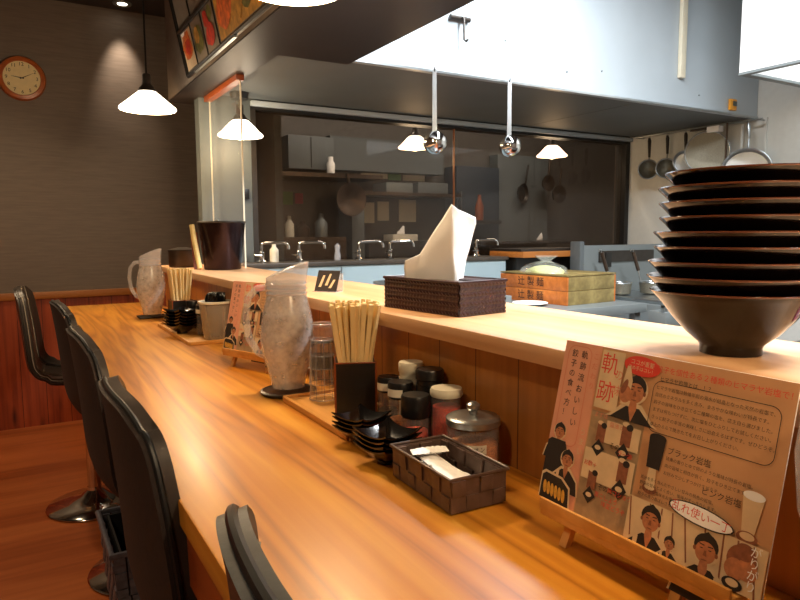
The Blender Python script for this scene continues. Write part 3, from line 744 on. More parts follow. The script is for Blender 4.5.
def packet(loc, rz, tilt, L, lab):
    b = B()
    def f(i, j):
        u, v = -1+2*i, -1+2*j
        return Vector((u*.016, v*L/2, .0045*(1-u*u)*(1-v**4)+.0006*math.sin(v*22)))
    b.grid(f, 10, 18, 'paper'); b.grid(lambda i, j: Vector((f(i, j).x, f(i, j).y, -f(i, j).z)), 10, 18, 'paper')
    bmesh.ops.remove_doubles(b.bm, verts=b.bm.verts[:], dist=1e-5)
    o = b.build('wipe_packet'); o.location = loc; o.rotation_euler = (tilt, .1, rz); tag(o, lab, 'packet', 'packets in the woven basket'); return o
packet((.470, .690, ZC+.034), math.radians(-4), math.radians(3), .115, 'long white wrapped packet lying uppermost in the woven basket')
packet((.486, .685, ZC+.023), math.radians(5), 0, .12, 'white wrapped packet lying second in the woven basket, toward the panel')
packet((.472, .690, ZC+.012), math.radians(-2), 0, .12, 'white wrapped packet lying at the bottom of the woven basket')
packet((.474, .725, ZC+.044), math.radians(65), math.radians(-4), .05, 'short crumpled packet at the far end of the woven basket')

# ------------------------------------------------------------------ menu stand
W_, H_ = .262, .182; LEAN = .04/.176
ms = thing('menu_stand', 'gyoza sauce menu card on a wooden easel at lower right', 'menu stand', (.508, .546, ZC+.0005), -PI/2, 'gyoza menu easels')
sn, cs = math.sin(math.atan(LEAN)), math.cos(math.atan(LEAN))
Z0 = .037
def S(u, v, d=0):   # u,v in 0..1 across the sheet, d in front of it
    h_ = v*H_
    return Vector((u*W_, h_*sn-d*cs, Z0+h_*cs+d*sn))
B().prism([S(0, 0), S(1, 0), S(1, 1), S(0, 1)], (0, .0015, 0), 'paper').build('card', ms, smooth=False)
pr = B(); LAY = [.0002]
def lay(): LAY[0] += .000012; return LAY[0]
def R(u0, v0, u1, v1, m): d = lay(); pr.poly([S(u0, v0, d), S(u1, v0, d), S(u1, v1, d), S(u0, v1, d)], m)
def PG(pts, m): d = lay(); pr.poly([S(u, v, d) for u, v in pts], m)
def EL(cu, cv, ru, rv, m, n=22, tilt=0):
    asp = W_/H_; pts = []
    for k in range(n):
        a_ = 2*PI*k/n; x, y = ru*math.cos(a_), rv/asp*math.sin(a_)
        pts.append((cu+x*math.cos(tilt)-y*math.sin(tilt), cv+(x*math.sin(tilt)+y*math.cos(tilt))*asp))
    PG(pts, m)
def TX(txt, u, v, size, m, tilt=0, align='CENTER'):
    d = lay(); c, s = math.cos(tilt), math.sin(tilt)
    pr.text(txt, size, m, lambda q: S(u+(q.x*c-q.y*s)/W_, v+(q.x*s+q.y*c)/H_, d), align)
def LINE(u0, v0, u1, v1, w_, m):
    dx, dy = (u1-u0)*W_, (v1-v0)*H_; L = math.hypot(dx, dy); nx, ny = -dy/L*w_/2/W_, dx/L*w_/2/H_
    PG([(u0+nx, v0+ny), (u0-nx, v0-ny), (u1-nx, v1-ny), (u1+nx, v1+ny)], m)
def person(cu, cv, s, tilt=0, shirt='ink', outline=True, hold=True, cut=-1.5):
    """printed cut-out of a man in a dark shirt; s = head height as a fraction of the sheet height"""
    k = H_/W_
    def P(pts, m): PG([(cu+x*s*k, cv+y*s) for x, y in pts], m)
    def E(x, y, rx, ry, m, n=18): EL(cu+x*s*k, cv+y*s, rx*s*k, ry*s*k, m, n, tilt)
    if outline:
        E(0, .02, .44, .62, 'creamprint'); P([(-.95, cut), (-.80, -.85), (-.3, -.38), (.3, -.38), (.80, -.85), (.95, cut)], 'creamprint')
    P([(-.88, cut), (-.74, -.90), (-.24, -.50), (.24, -.50), (.74, -.90), (.88, cut)], shirt)
    P([(-.12, -.35), (.12, -.35), (.14, -.55), (0, -.95), (-.14, -.55)], 'skin')
    E(0, .10, .37, .50, 'ink'); E(0, -.07, .31, .43, 'skin'); E(-.33, -.05, .05, .10, 'skin2', 10); E(.33, -.05, .05, .10, 'skin2', 10)
    P([(-.30, .12), (-.28, .32), (0, .50), (.28, .32), (.30, .12), (.14, .22), (-.14, .22)], 'ink')
    for q in (-1, 1):
        E(q*.13, .02, .055, .02, 'ink', 10); P([(q*.05, .09), (q*.21, .11), (q*.21, .14), (q*.05, .12)], 'ink')
    P([(-.03, -.02), (.03, -.02), (.06, -.17), (-.06, -.17)], 'skin2'); E(0, -.28, .10, .03, 'skin2', 10)
    if hold:
        P([(hold*.38, -1.1), (hold*.52, -1.1), (hold*.55, -.62), (hold*.36, -.62)], 'creamprint'); E(hold*.45, -1.12, .19, .2, 'skin', 14)
# card colours
R(0, 0, 1, 1, 'kraft'); R(.0, .0, .205, 1, 'pinkpanel')
R(.21, .0, .47, .62, 'kraftdark')
# speech bubble of the left column
def bubble(u0, v0, u1, v1, w_, m, fill=None):
    r = .035; pts = []
    for (cx, cy, a_) in ((u1-r, v1-r*1.4, 0), (u0+r, v1-r*1.4, 1), (u0+r, v0+r*1.4, 2), (u1-r, v0+r*1.4, 3)):
        for k in range(6):
            t_ = PI/2*(a_+k/5); pts.append((cx+r*math.cos(t_), cy+r*1.4*math.sin(t_)))
    if fill: PG(pts, fill)
    for i in range(len(pts)): LINE(*pts[i], *pts[(i+1) % len(pts)], w_, m)
bubble(.025, .36, .155, .975, .0009, 'paleRed')
for i, ch in enumerate('軌跡流おいしい'): TX(ch, .118, .925-i*.070, .0096, 'ink')
for i, ch in enumerate('餃子の食べ方！'): TX(ch, .064, .925-i*.062, .0092, 'ink')
for i, ch in enumerate('こだわり'): TX(ch, .182, .93-i*.06, .008, 'paleRed')
person(.058, .43, .12, hold=False); PG([(.0, .0), (.0, .36), (.02, .38), (.10, .38), (.125, .30), (.125, .0)], 'ink')
person(.128, .28, .13, hold=-1)
PG([(.0, .0), (.0, .155), (.02, .175), (.12, .165), (.17, .12), (.185, .0)], 'creamprint'); PG([(.006, .0), (.006, .14), (.025, .16), (.115, .152), (.162, .11), (.176, .0)], 'ink')
for k in range(6): EL(.030+k*.022, .072-k*.003, .010, .040, 'gyoza', tilt=.15)
for i, ch in enumerate('うまい'): TX(ch, .185, .47-i*.06, .0085, 'creamprint')
# title block
R(.215, .64, .33, .985, 'creamprint')
TX('軌', .262, .90, .024, 'red'); TX('跡', .262, .735, .024, 'red'); TX('の', .315, .85, .012, 'paleRed'); TX('味', .315, .76, .012, 'paleRed')
person(.405, .79, .19, hold=False, cut=-.93)
EL(.415, .93, .085, .055, 'red', tilt=-.05)
TX('ココが重要', .415, .945, .0058, 'creamprint', -.05); TX('決め手はコレ！', .415, .912, .0048, 'creamprint', -.05)
PG([(.345, .70), (.38, .70), (.385, .84), (.365, .92), (.35, .92), (.342, .84)], 'creamprint'); EL(.36, .76, .03, .05, 'skin', tilt=.2); EL(.352, .80, .012, .045, 'skin2', tilt=-.3)
# bottle groups on the grey block
R(.215, .22, .465, .40, 'creamprint'); R(.30, .455, .465, .585, 'creamprint')
def trio(u, v, s, flip=1):
    PG([(u-.016*s, v), (u+.014*s, v), (u+.014*s, v+.13*s), (u-.016*s, v+.13*s)], 'skin2'); EL(u, v+.13*s, .018*s, .014*s, 'creamprint')
    PG([(u+.02*s*flip-.012*s, v+.0*s), (u+.02*s*flip+.016*s, v+.0*s), (u+.02*s*flip+.016*s, v+.11*s), (u+.02*s*flip-.012*s, v+.11*s)], 'skin2'); EL(u+.022*s*flip, v+.115*s, .017*s, .02*s, 'ink')
    PG([(u-.03*s, v-.05*s), (u+.01*s, v-.10*s), (u+.045*s, v-.04*s), (u+.005*s, v+.02*s)], 'ink'); EL(u+.006*s, v-.04*s, .018*s, .016*s, 'creamprint')
trio(.270, .45, .85); trio(.392, .47, .95); trio(.405, .27, .95); trio(.268, .17, .85)
for (u, v, t_) in ((.265, .60, 'まずは'), (.255, .31, 'お酢＋'), (.35, .565, '醤油と'), (.41, .425, 'ラー油'), (.42, .20, '酢コショウ'), (.36, .155, '黒こしょう'), (.40, .115, '味変どうぞ')): TX(t_, u, v,   .0062, 'red' if v < .5 else 'paleRed')
for (u, v, t_) in ((.37, .45, 'その一'), (.35, .20, 'その二')): TX(t_, u, v, .007, 'ink')
# right text block
TX('餃子を個性ある２種類のヒマラヤ岩塩で！', .745, .935, .0072, 'red')
TX('ヒマラヤ岩塩とは…！？', .505, .885, .0052, 'ink', 0, 'LEFT')
bubble(.485, .60, .965, .875, .0007, 'ink')
body = ['ヒマラヤ岩塩は数億年前の海水が結晶となった天然の岩塩で、', '自然のミネラルを多く含み、まろやかな味わいが特長です。', '餃子の旨味をひき立てる二種類の塩を、店主自ら選びました。', 'まずは何もつけずに、次に塩をひとふりしてお試しください。', 'きっと餃子の本当の美味しさに出会えるはずです。ぜひどうぞ。', '卓上のミルで挽きたてをお召し上がりください。']
for i, tx in enumerate(body): TX(tx, .497, .838-i*.040, .0043, 'ink', 0, 'LEFT')
TX('ブラック岩塩', .590, .525, .0076, 'ink', 0, 'LEFT')
for i, tx in enumerate(['硫黄の香りとゆで卵のような風味が特長の岩塩。', '肉の旨味と相性が良く、餃子をひき立てます。', 'お好みで少しずつかけてどうぞ。']): TX(tx, .590, .485-i*.038, .0040, 'ink', 0, 'LEFT')
PG([(.515, .41), (.572, .41), (.580, .575), (.508, .575)], 'ink'); EL(.544, .575, .036, .022, 'ink'); PG([(.523, .30), (.565, .30), (.560, .41), (.528, .41)], 'creamprint'); EL(.544, .30, .032, .026, 'skin2'); EL(.544, .31, .022, .016, 'creamprint')
TX('ピンク岩塩', .745, .390, .0076, 'ink', 0, 'LEFT')
for i, tx in enumerate(['鉄分を多く含んだやさしい甘みの桃色の岩塩。', '野菜の甘みとよく合い、後味がすっきりします。', 'まろやかな塩味をお楽しみください。', '餃子の皮の香ばしさも際立ちます。']): TX(tx, .500, .350-i*.030, .0038, 'ink', 0, 'LEFT')
PG([(.905, .26), (.945, .26), (.962, .45), (.890, .45)], 'creamprint'); EL(.926, .45, .037, .022, 'paper'); EL(.925, .255, .036, .03, 'skin2'); EL(.925, .262, .025, .018, 'creamprint')
# bottom strip
R(.47, .0, 1, .235, 'creamprint')
for k in range(9): LINE(.50+k*.06, .0, .475+k*.06+random.uniform(-.01, .03), .23, .0016, 'skin2')
person(.575, .15, .165, hold=-1); person(.665, .075, .085, hold=-1); person(.80, .125, .175, .1, hold=1)
EL(.76, .268, .125, .048, 'ink', tilt=-.05); EL(.76, .268, .119, .042, 'paper', tilt=-.05); TX('乱れ使い一丁', .76, .268, .0098, 'red', -.05)
for i, ch in enumerate('うま'): TX(ch, .515, .10-i*.05, .010, 'creamprint')
EL(.925, .145, .052, .075, 'skin2'); EL(.905, .10, .035, .05, 'skin'); EL(.945, .115, .035, .05, 'skin'); EL(.93, .19, .035, .04, 'skin2'); EL(.905, .03, .035, .03, 'ink'); EL(.905, .035, .022, .018, 'creamprint')
for i, ch in enumerate('がりがり'): TX(ch, .965, .205-i*.052, .0100, 'paper')
pr.build('printing', ms, smooth=False, fix=False)
# easel
b = B(); b.box((W_/2+.002, .0-.004, Z0-.006), (W_*.86, .026, .010), 'lightwood', None, .0015); b.box((W_/2+.002, -.016, Z0+.0025), (W_*.86, .004, .012), 'lightwood', None, .001); b.build('ledge', ms)
for u in (.20, .72):
    b = B(); p0 = Vector((u*W_, .004, Z0-.012)); 
    b.prism([(u*W_-.005, -.014, 0), (u*W_+.005, -.014, 0), (u*W_+.005, -.006, 0), (u*W_-.005, -.006, 0)], (0, .012, Z0-.011), 'lightwood'); b.build('leg', ms)
    b = B(); b.prism([(u*W_-.005, .006, Z0-.01), (u*W_+.005, .006, Z0-.01), (u*W_+.005, .012, Z0-.01), (u*W_-.005, .012, Z0-.01)], (0, .034, .13), 'lightwood'); b.build('upright', ms)
b = B(); b.prism([(W_/2-.006, .052, 0), (W_/2+.006, .052, 0), (W_/2+.006, .058, 0), (W_/2-.006, .058, 0)], (0, -.012, .13), 'lightwood'); b.build('rear_leg', ms)
dup(ms, (.463, 1.70, ZC+.0005), -PI/2+math.radians(20), 'gyoza menu card on easel half hidden behind the near pitcher')

# small black card stand on the shelf
cd = thing('card_stand', 'small black card in a clear stand on the shelf', 'card stand', (.655, 1.47, ZS+.0005), math.radians(-58))
def CS(x, z, d=0): return Vector((x, z*.42-d, z))
B().prism([CS(-.032, .002), CS(.032, .002), CS(.032, .052), CS(-.032, .052)], (0, .0015, 0), 'ink').build('card', cd, smooth=False)
b = B()
for (x0, z0, x1, z1) in ((-.022, .012, -.008, .040), (-.004, .016, .010, .044), (.008, .010, .024, .03)): b.poly([CS(x0, z0, .001), CS(x0+.008, z0, .001), CS(x1, z1, .001), CS(x1-.006, z1, .001)], 'creamprint')
b.build('printing', cd, smooth=False, fix=False)
B().prism([(-.033, -.006, 0), (.033, -.006, 0), (.033, .030, 0), (-.033, .030, 0)], (0, 0, .0018), 'clearplastic').prism([(-.033, .030, 0), (.033, .030, 0), (.033, .0315, .045), (-.033, .0315, .045)], (0, .0015, 0), 'clearplastic').build('holder', cd)

# ------------------------------------------------------------------ tissue box
tb = thing('tissue_box', 'dark woven tissue box with a white tissue pulled up', 'tissue box', (.692, 1.012, ZS+.0005), math.radians(0))
# corners unprojected on the shelf: rotated box
ang = math.radians(-86+90)
TLn, TWd, TH = .215, .115, .058
tb.rotation_euler = (0, 0, math.radians(7))
b = B(); x, y = TWd/2, TLn/2
def weavepanel(A, Bp, z0, z1, nrm):
    A = Vector((*A, 0)); Bp = Vector((*Bp, 0)); L = (Bp-A).length; n = round(L/.009); rows = 7; dz = (z1-z0)/rows; nv = Vector(nrm)
    for r in range(rows):
        for i in range(n):
            t0, t1 = i/n, (i+1)/n; za, zb = z0+r*dz, z0+(r+1)*dz
            sk = .35*(1 if r % 2 else -1)/n
            P = [A.lerp(Bp, max(0, min(1, t0+(-sk if q < 2 else sk)))) if q in (0, 3) else A.lerp(Bp, max(0, min(1, t1+(-sk if q < 2 else sk)))) for q in range(4)]
            zz = (za, za, zb, zb); vs = [P[q]+Vector((0, 0, zz[q])) for q in range(4)]
            cen = sum(vs, Vector())/4+nv*.0018
            b._add(vs+[cen], [(0, 1, 4), (1, 2, 4), (2, 3, 4), (3, 0, 4)], 'weave2')
weavepanel((-x, y), (-x, -y), 0, TH, (-1, 0, 0)); weavepanel((-x, -y), (x, -y), 0, TH, (0, -1, 0)); weavepanel((x, -y), (x, y), 0, TH, (1, 0, 0)); weavepanel((x, y), (-x, y), 0, TH, (0, 1, 0))
b.box((0, 0, .002), (TWd, TLn, .004), 'weave2')
b.build('woven_wall', tb, angle=15)
b = B(); b.bx(-x, x, -y, -.07, TH-.003, TH, 'weave2').bx(-x, x, .07, y, TH-.003, TH, 'weave2').bx(-x, -.016, -.07, .07, TH-.003, TH, 'weave2').bx(.016, x, -.07, .07, TH-.003, TH, 'weave2'); b.build('lid_panel', tb)
B().tube([(-x, -y, TH), (x, -y, TH), (x, y, TH), (-x, y, TH)], .0028, 'weave2', 8, True).build('rim', tb)
# pulled tissue: folded sheet with a sharp peak
def tissue():
    b = B(); ca, sa = math.cos(math.radians(-37.6)), math.sin(math.radians(-37.6))
    def pt(sx, d, z):
        sx += .017; return Vector((sx*ca-d*sa, sx*sa+d*ca, z))      # sx along the sheet, d across it
    keys = [  # sheet columns from the left flap to the right edge: (base s, base d, base z, top s, top d, top z)
        (-.090, .006, .050, -.088, .002, .092), (-.070, .004, .050, -.060, .004, .104), (-.048, -.006, .050, -.040, .000, .135),
        (-.020, -.016, .050, -.018, -.006, .168), (.002, -.024, .048, -.002, -.012, .196), (.008, -.020, .048, .012, -.004, .186),
        (.014, .000, .050, .028, .006, .180), (.020, .014, .050, .044, .012, .172), (.018, .020, .052, .046, .016, .160)]
    n = len(keys)-1
    def f(i, j):
        q = min(i*n, n-1e-6); k = int(q); t_ = q-k
        a, c = keys[k], keys[k+1]; v = [a[m]*(1-t_)+c[m]*t_ for m in range(6)]
        jj = j
        p = pt(v[0]*(1-jj)+v[3]*jj, v[1]*(1-jj)+v[4]*jj-.010*math.sin(PI*jj)*math.sin(PI*i), v[2]*(1-jj)+v[5]*jj)
        p += Vector((.0008*math.sin(16*i+6*j), .0008*math.sin(12*j+5*i), 0)); return p
    b.grid(f, 40, 24, 'paper'); return b
tissue().build('tissue', tb, angle=70, solid=.0008)

# ------------------------------------------------------------------ bowls on the shelf
BPIT = .0172
def bowl():
    out = [(.030, 0), (.034, 0), (.034, .008), (.036, .012), (.050, .024), (.066, .042), (.078, .058), (.086, .067), (.092, .073)]
    inn = [(.0895, .0735), (.083, .066), (.063, .044), (.047, .028), (.030, .017), (0, .015)]
    b = B(); b.lathe([(0, .006), (.030, .006)]+out, 'bowl', seg=64); b.lathe([(.092, .073), (.0925, .0742), (.0915, .0752), (.0895, .0735)], 'bowlrim', seg=64); b.lathe(inn, 'bowl', seg=64)
    bmesh.ops.remove_doubles(b.bm, verts=b.bm.verts[:], dist=1e-5)
    return b.build('ramen_bowl', angle=50)
b0 = bowl(); BX, BY = .730, .461
NM = ['bottom black ramen bowl, standing on the shelf, whole side visible', 'second black ramen bowl from the bottom of the tall stack', 'third black ramen bowl from the bottom of the tall stack', 'fourth black ramen bowl from the bottom of the tall stack', 'fifth and middle black ramen bowl of the tall stack', 'sixth black ramen bowl from the bottom of the tall stack', 'seventh black ramen bowl, third from the top of the stack', 'eighth black ramen bowl, second from the top of the stack', 'topmost black ramen bowl of the tall stack on the shelf']
offs = [(0, 0), (-.004, .002), (-.003, .003), (.003, .004), (.002, .003), (.008, .001), (.007, .002), (.006, .001), (.012, -.001)]
for k in range(9):
    o = b0 if k == 0 else b0.copy()
    if k: col.objects.link(o)
    o.location = (BX+offs[k][0], BY-offs[k][0]*.5, ZS+.0005+k*BPIT); o.rotation_euler = (0, 0, k*.7); tag(o, NM[k], 'ramen bowl', 'stacked ramen bowls')
# pinkish plastic dish at the right edge of the shelf
t = thing('plastic_cup', 'translucent cup with pink base at right edge behind the bowls', 'cup', (.845, .375, ZS+.0005))
B().lathe([(0, .003), (.03, .003), (.034, .03), (.05, .055), (.048, .055), (.032, .03), (.028, .005), (0, .005)], 'clearplastic', seg=32).build('cup_wall', t)
B().lathe([(0, 0), (.033, 0), (.034, .004), (0, .004)], 'pinkpaper', seg=32).build('base', t)

# ------------------------------------------------------------------ far shelf items
t = thing('metal_bin', 'dark brown metallic bin standing on the far end of the shelf', 'bin', (.735, 2.66, ZS+.0005))
B().lathe([(0, 0), (.070, 0), (.073, .004), (.094, .19), (.091, .19), (.070, .006), (0, .006)], plain('polished_dark_metal', '#38292a', .26, .85, var=.15, scale=8), seg=48).build('body', t)
B().lathe([(.094, .186), (.097, .19), (.094, .194), (.090, .19)], 'darkmetal', seg=48, close=True).build('rim', t)
b = B().tube([(0, 0, 0), (.004, .02, .10), (.01, .036, .17)], .010, plain('yellow_paper_roll', '#e6cf8e', .5), 14); o = b.build('rolling_pin'); o.location = (.628, 2.60, ZS+.010)
o.rotation_euler = (0, math.radians(-9), 0); tag(o, 'pale yellow rod leaning by the dark bin', 'rod')
b = B(); b.prism([(-.014, 0, 0), (.014, 0, 0), (.014, .008, 0), (-.014, .008, 0)], (-.004, .03, .15), 'redwood'); o = b.build('wooden_paddle'); o.location = (.642, 2.69, ZS+.001); tag(o, 'reddish wooden paddle between the rod and the dark bin', 'paddle')
t = thing('serving_pot', 'low dark brown pot behind the far chopsticks', 'pot', (.64, 2.95, ZS+.0005))
B().lathe([(0, 0), (.056, 0), (.058, .004), (.060, .07), (.057, .07), (.054, .006), (0, .006)], 'bronze', seg=36).build('body', t)
B().lathe([(0, .070), (.062, .070), (.062, .076), (.02, .086), (0, .086)], 'darkmetal', seg=36).build('lid', t)
# far counter bits
t = thing('utensil_bucket', 'milky plastic bucket of black spoons on the far tray', 'bucket', (.545, 2.075, TZ+.0005))
B().lathe([(0, 0), (.036, 0), (.038, .003), (.051, .118), (.048, .118), (.036, .005), (0, .005)], 'milky', seg=40).build('body', t)
B().lathe([(.050, .113), (.054, .115), (.054, .121), (.047, .121), (.047, .117)], 'cream', seg=40, close=True).build('rim', t)
sp0 = None
for k in range(9):
    a_ = k*2.4; r_ = .012+.018*(k % 3)/2
    if sp0 is None:
        b = B(); b.tube([(0, 0, 0), (0, 0, .06), (0, .004, .10)], .0035, 'blackgloss', 8)
        def sb(i, j): u, v = -1+2*i, -1+2*j; return Vector((u*.017*math.sqrt(max(0, 1-v*v*.9)), .006+.008*(u*u+v*v), .118+v*.022))
        b.grid(sb, 10, 10, 'blackgloss'); sp0 = b.build('ladle_spoon', solid=.002); q = sp0
    else: q = sp0.copy(); col.objects.link(q)
    q.location = (.545+r_*math.cos(a_)*.6, 2.075+r_*math.sin(a_)*.6, TZ+.008); q.rotation_euler = (random.uniform(-.12, .12), random.uniform(-.12, .12), a_)
    tag(q, 'black soup spoons crowded upright in the milky bucket', 'spoon', 'black spoons in the bucket')
for k, (xx, yy, lab) in enumerate(((.535, 2.335, 'far black condiment bottle nearest the chopstick box'), (.552, 2.255, 'far black condiment bottle in the middle of the tray'), (.530, 2.175, 'far black condiment bottle with pale label beside the bucket'))):
    q = shaker(lab, xx, yy, .022, .10, 'soy', 'blackmatte', k == 2, z=TZ+.0005, cf=.85, lidh=.03); q['group'] = 'far condiment bottles'

# ------------------------------------------------------------------ kitchen: sink cabinet and taps
sc = thing('sink_cabinet', 'pale blue sink cabinet with dark worktop under the window', 'cabinet', (0, 0, 0))
B().bx(.90, 2.50, 3.00, 3.20, 0, 1.085, 'paleblue').build('body', sc)
B().bx(.88, 2.51, 2.985, 3.21, 1.087, 1.107, 'worktop', .003).build('worktop', sc)
b = B()
for x in (1.43, 1.97): b.bx(x-.002, x+.002, 2.996, 3.0, .1, 1.08, 'steelpaint')
b.build('panel_joint', sc)
def tap(loc, lab, ln=.14, h_=.10, first=None, swing=-25):
    t = thing('water_tap', lab, 'tap', loc, math.radians(swing), 'chrome taps along the sink')
    B().lathe([(0, 0), (.022, 0), (.024, .006), (.014, .014), (.012, .045), (.014, .05), (.010, .055), (0, .055)], 'chrome', seg=20).build('body', t)
    b = B().tube([(0, 0, .05), (0, 0, h_-.012), (.006, 0, h_-.002), (.018, 0, h_), (ln-.022, 0, h_+.002), (ln-.006, 0, h_-.004), (ln, 0, h_-.016), (ln, 0, h_-.03)], .0075, 'chrome', 10); b.build('spout', t)
    b = B().tube([(0, 0, .03), (-.012, -.028, .034)], .006, 'chrome', 8).tube([(-.028, -.030, .036), (.006, -.040, .036)], .004, 'chrome', 8); b.build('handle', t)
    return t
ZT = 1.1075
tp = tap((1.045, 3.09, ZT), 'leftmost chrome tap, beside the grey wall', .13, .095)
for x, lab in ((1.24, 'chrome tap second from the left, behind the pitcher spout'), (1.575, 'chrome tap left of the white tissue, lower spout'), (1.765, 'chrome tap just left of the white tissue'), (2.35, 'chrome tap just right of the white tissue')):
    dup(tp, (x, 3.09, ZT), math.radians(-22 if x > 1.3 else -35), lab)
# small bottles near taps
b = B().lathe([(0, 0), (.022, 0), (.022, .06), (.01, .075), (.01, .09), (0, .09)], 'label', seg=20); o = b.build('soap_bottle'); o.location = (1.13, 3.15, ZT); tag(o, 'pale pinkish bottle beside the leftmost tap', 'bottle')
b = B().lathe([(0, 0), (.016, 0), (.018, .02), (.012, .05), (.016, .075), (0, .09)], 'clearplastic', seg=20); o = b.build('brush_cup'); o.location = (1.48, 3.15, ZT); tag(o, 'small clear bottle between the taps under the wok', 'bottle')
# steel basin rim
b = B().lathe([(.10, 0), (.14, .05), (.144, .05), (.104, -.003)], 'steel', seg=40, close=True); b.lathe([(0, 0), (.10, 0)], 'steel', seg=40); o = b.build('steel_bowl'); o.location = (1.37, 2.25, 1.002); tag(o, 'wide steel bowl behind the shelf near the tissue box', 'bowl')
tag(B().bx(1.1, 1.7, 2.0, 2.5, 0, .998, 'steelpaint', .003).build('prep_cabinet'), 'steel prep cabinet hidden behind the shelf', 'cabinet')

# wooden ledge and dark niche behind the crates
t = thing('back_worktop', 'wood-edged back counter below the window, behind the crates', 'worktop', (0, 0, 0))
B().bx(2.53, 3.02, 2.88, 3.19, 1.10, 1.135, 'trim', .003).build('wooden_edge', t)
B().bx(2.54, 3.0, 2.95, 3.19, 0, 1.098, 'dark').build('dark_body', t)
B().bx(2.53, 3.02, 2.90, 3.19, 1.136, 1.15, 'darkmetal').build('top', t)

# steel table with noodle crates
t = thing('steel_table', 'stainless steel table under the wooden noodle crates', 'table', (0, 0, 0))
B().bx(2.00, 2.66, 2.12, 2.86, .855, .90, 'steelpaint', .004).build('tabletop', t)
for x, y in ((2.04, 2.16), (2.62, 2.16), (2.04, 2.82), (2.62, 2.82)): B().bx(x-.018, x+.018, y-.018, y+.018, 0, .854, 'steelpaint').build('leg', t)
B().bx(2.06, 2.60, 2.18, 2.80, .3, .32, 'steelpaint').build('lower_shelf', t)
def crate(label, z):
    # local: -x face carries the writing, -y face is the short end towards the camera
    t = thing('noodle_crate', label, 'wooden crate', (2.235, 2.235, z), math.radians(4), 'wooden noodle crates')
    Lx, Ly, hh, w_ = .36, .45, .066, .011
    b = B().bx(0, w_, 0, Ly, 0, hh, 'crate', .001).bx(Lx-w_, Lx, 0, Ly, 0, hh, 'crate', .001).bx(w_, Lx-w_, Ly-w_, Ly, 0, hh, 'crate', .001); b.build('side_board', t)
    B().bx(w_, Lx-w_, 0, w_, 0, hh, 'crateend', .001).build('end_board', t)
    B().bx(w_, Lx-w_, w_, Ly-w_, .0, .008, 'crate').build('bottom_board', t)
    b = B(); b.text('辻 製 麺', .05, 'ink', lambda v: Vector((-.0008, Ly*.52-v.x, hh*.5+v.y))); b.build('lettering', t, smooth=False)
    return t
crate('lower wooden noodle crate with black lettering on the steel table', .9005)
crate('upper wooden noodle crate with black lettering, under the plastic bag', .9005+.068)
o = B().bx(0, .362, 0, .452, 0, .008, 'crateend', .002).build('crate_lid'); o.location = (2.234, 2.234, .9005+.1365); o.rotation_euler = (0, 0, math.radians(4)); tag(o, 'flat wooden lid covering the upper noodle crate', 'lid')
pb = thing('noodle_bag', 'clear plastic bag of pale green noodles on the crates', 'bag', (2.31, 2.46, .9005+.1447))
def blob(sx, sy, sz, seed, amp):
    def f(i, j):
        a = 2*PI*i; e = PI/2*j
        r = 1+amp*math.sin(3*a+seed)+amp*math.sin(5*a-2*seed+4*e)
        return Vector((sx*r*math.cos(a)*math.cos(e), sy*r*math.sin(a)*math.cos(e), sz*math.sin(e)*(1+amp*math.sin(4*a+seed))))
    return f
b = B().grid(blob(.07, .12, .035, 1, .05), 32, 10, 'noodle'); b.build('noodles', pb)
b = B().grid(blob(.085, .14, .055, 2, .09), 40, 12, 'bag')
b.grid(lambda i, j: Vector(((.012+.035*j)*math.cos(2*PI*i)*(1+.3*math.sin(10*PI*i)), (.012+.05*j)*math.sin(2*PI*i), .052+.032*j)), 30, 5, 'bag'); b.build('plastic_film', pb, angle=25)
# plate at tissue box corner
b = B().lathe([(0, 0), (.05, 0), (.085, .012), (.083, .014), (.05, .004), (0, .004)], 'paper', seg=40); o = b.build('plate'); o.location = (2.12, 2.36, .9005); tag(o, 'white plate on the steel table left of the crates', 'plate')

# stove / noodle boiler
t = thing('noodle_boiler', 'stainless noodle boiler with raised back panel right of crates', 'boiler', (0, 0, 0))
B().bx(2.90, 3.70, 2.15, 2.84, 0, .86, 'steelpaint', .004).build('body', t)
B().bx(2.92, 3.74, 2.84, 2.88, 0, 1.165, 'steelpaint', .003).build('back_panel', t)
B().bx(2.90, 2.935, 2.80, 2.88, .861, 1.19, 'bluegrey', .003).build('post', t)
b = B().bx(3.1, 3.6, 2.83, 2.839, 1.06, 1.13, 'darkmetal').bx(3.15, 3.2, 2.825, 2.832, 1.03, 1.12, 'dark'); b.build('control_strip', t)
b = B().bx(2.95, 3.65, 2.2, 2.75, .861, .88, 'steel', .004); b.build('top_plate', t)
for k, (x, y, lab) in enumerate(((3.04, 2.62, 'noodle strainer basket beside the crates, brown handle leaning'), (3.23, 2.55, 'noodle strainer basket at right, its brown handle upright'))):
    s_ = thing('noodle_strainer', lab, 'strainer', (x, y, .8805), 0, 'noodle strainers on the boiler')
    B().lathe([(.03, 0), (.062, .008), (.068, .07), (.066, .07), (.06, .010), (.03, .002)], 'mesh', seg=28, close=True).build('basket', s_)
    B().tube([(.067*math.cos(2*PI*q/28), .067*math.sin(2*PI*q/28), .071) for q in range(28)], .004, 'steel', 8, True).build('rim', s_)
    B().tube([(-.01, .066, .07), (-.015, .078, .11), (-.012, .085, .14)], .004, 'steel', 8).build('arm', s_)
    B().tube([(-.012, .085, .135), (-.03, .095, .20), (-.045, .10, .245)], .011, 'bronze', 12).build('handle', s_)
    B().tube([(-.045, .10, .244), (-.05, .10, .262), (-.066, .10, .262), (-.066, .10, .25)], .003, 'steel', 8).build('hook', s_)
t = thing('steel_tray', 'stainless trays and rails in front of the boiler', 'tray', (2.62, 1.98, 0))
B().bx(0, .55, 0, .10, .80, .87, 'steelpaint', .006).build('front_rail', t)
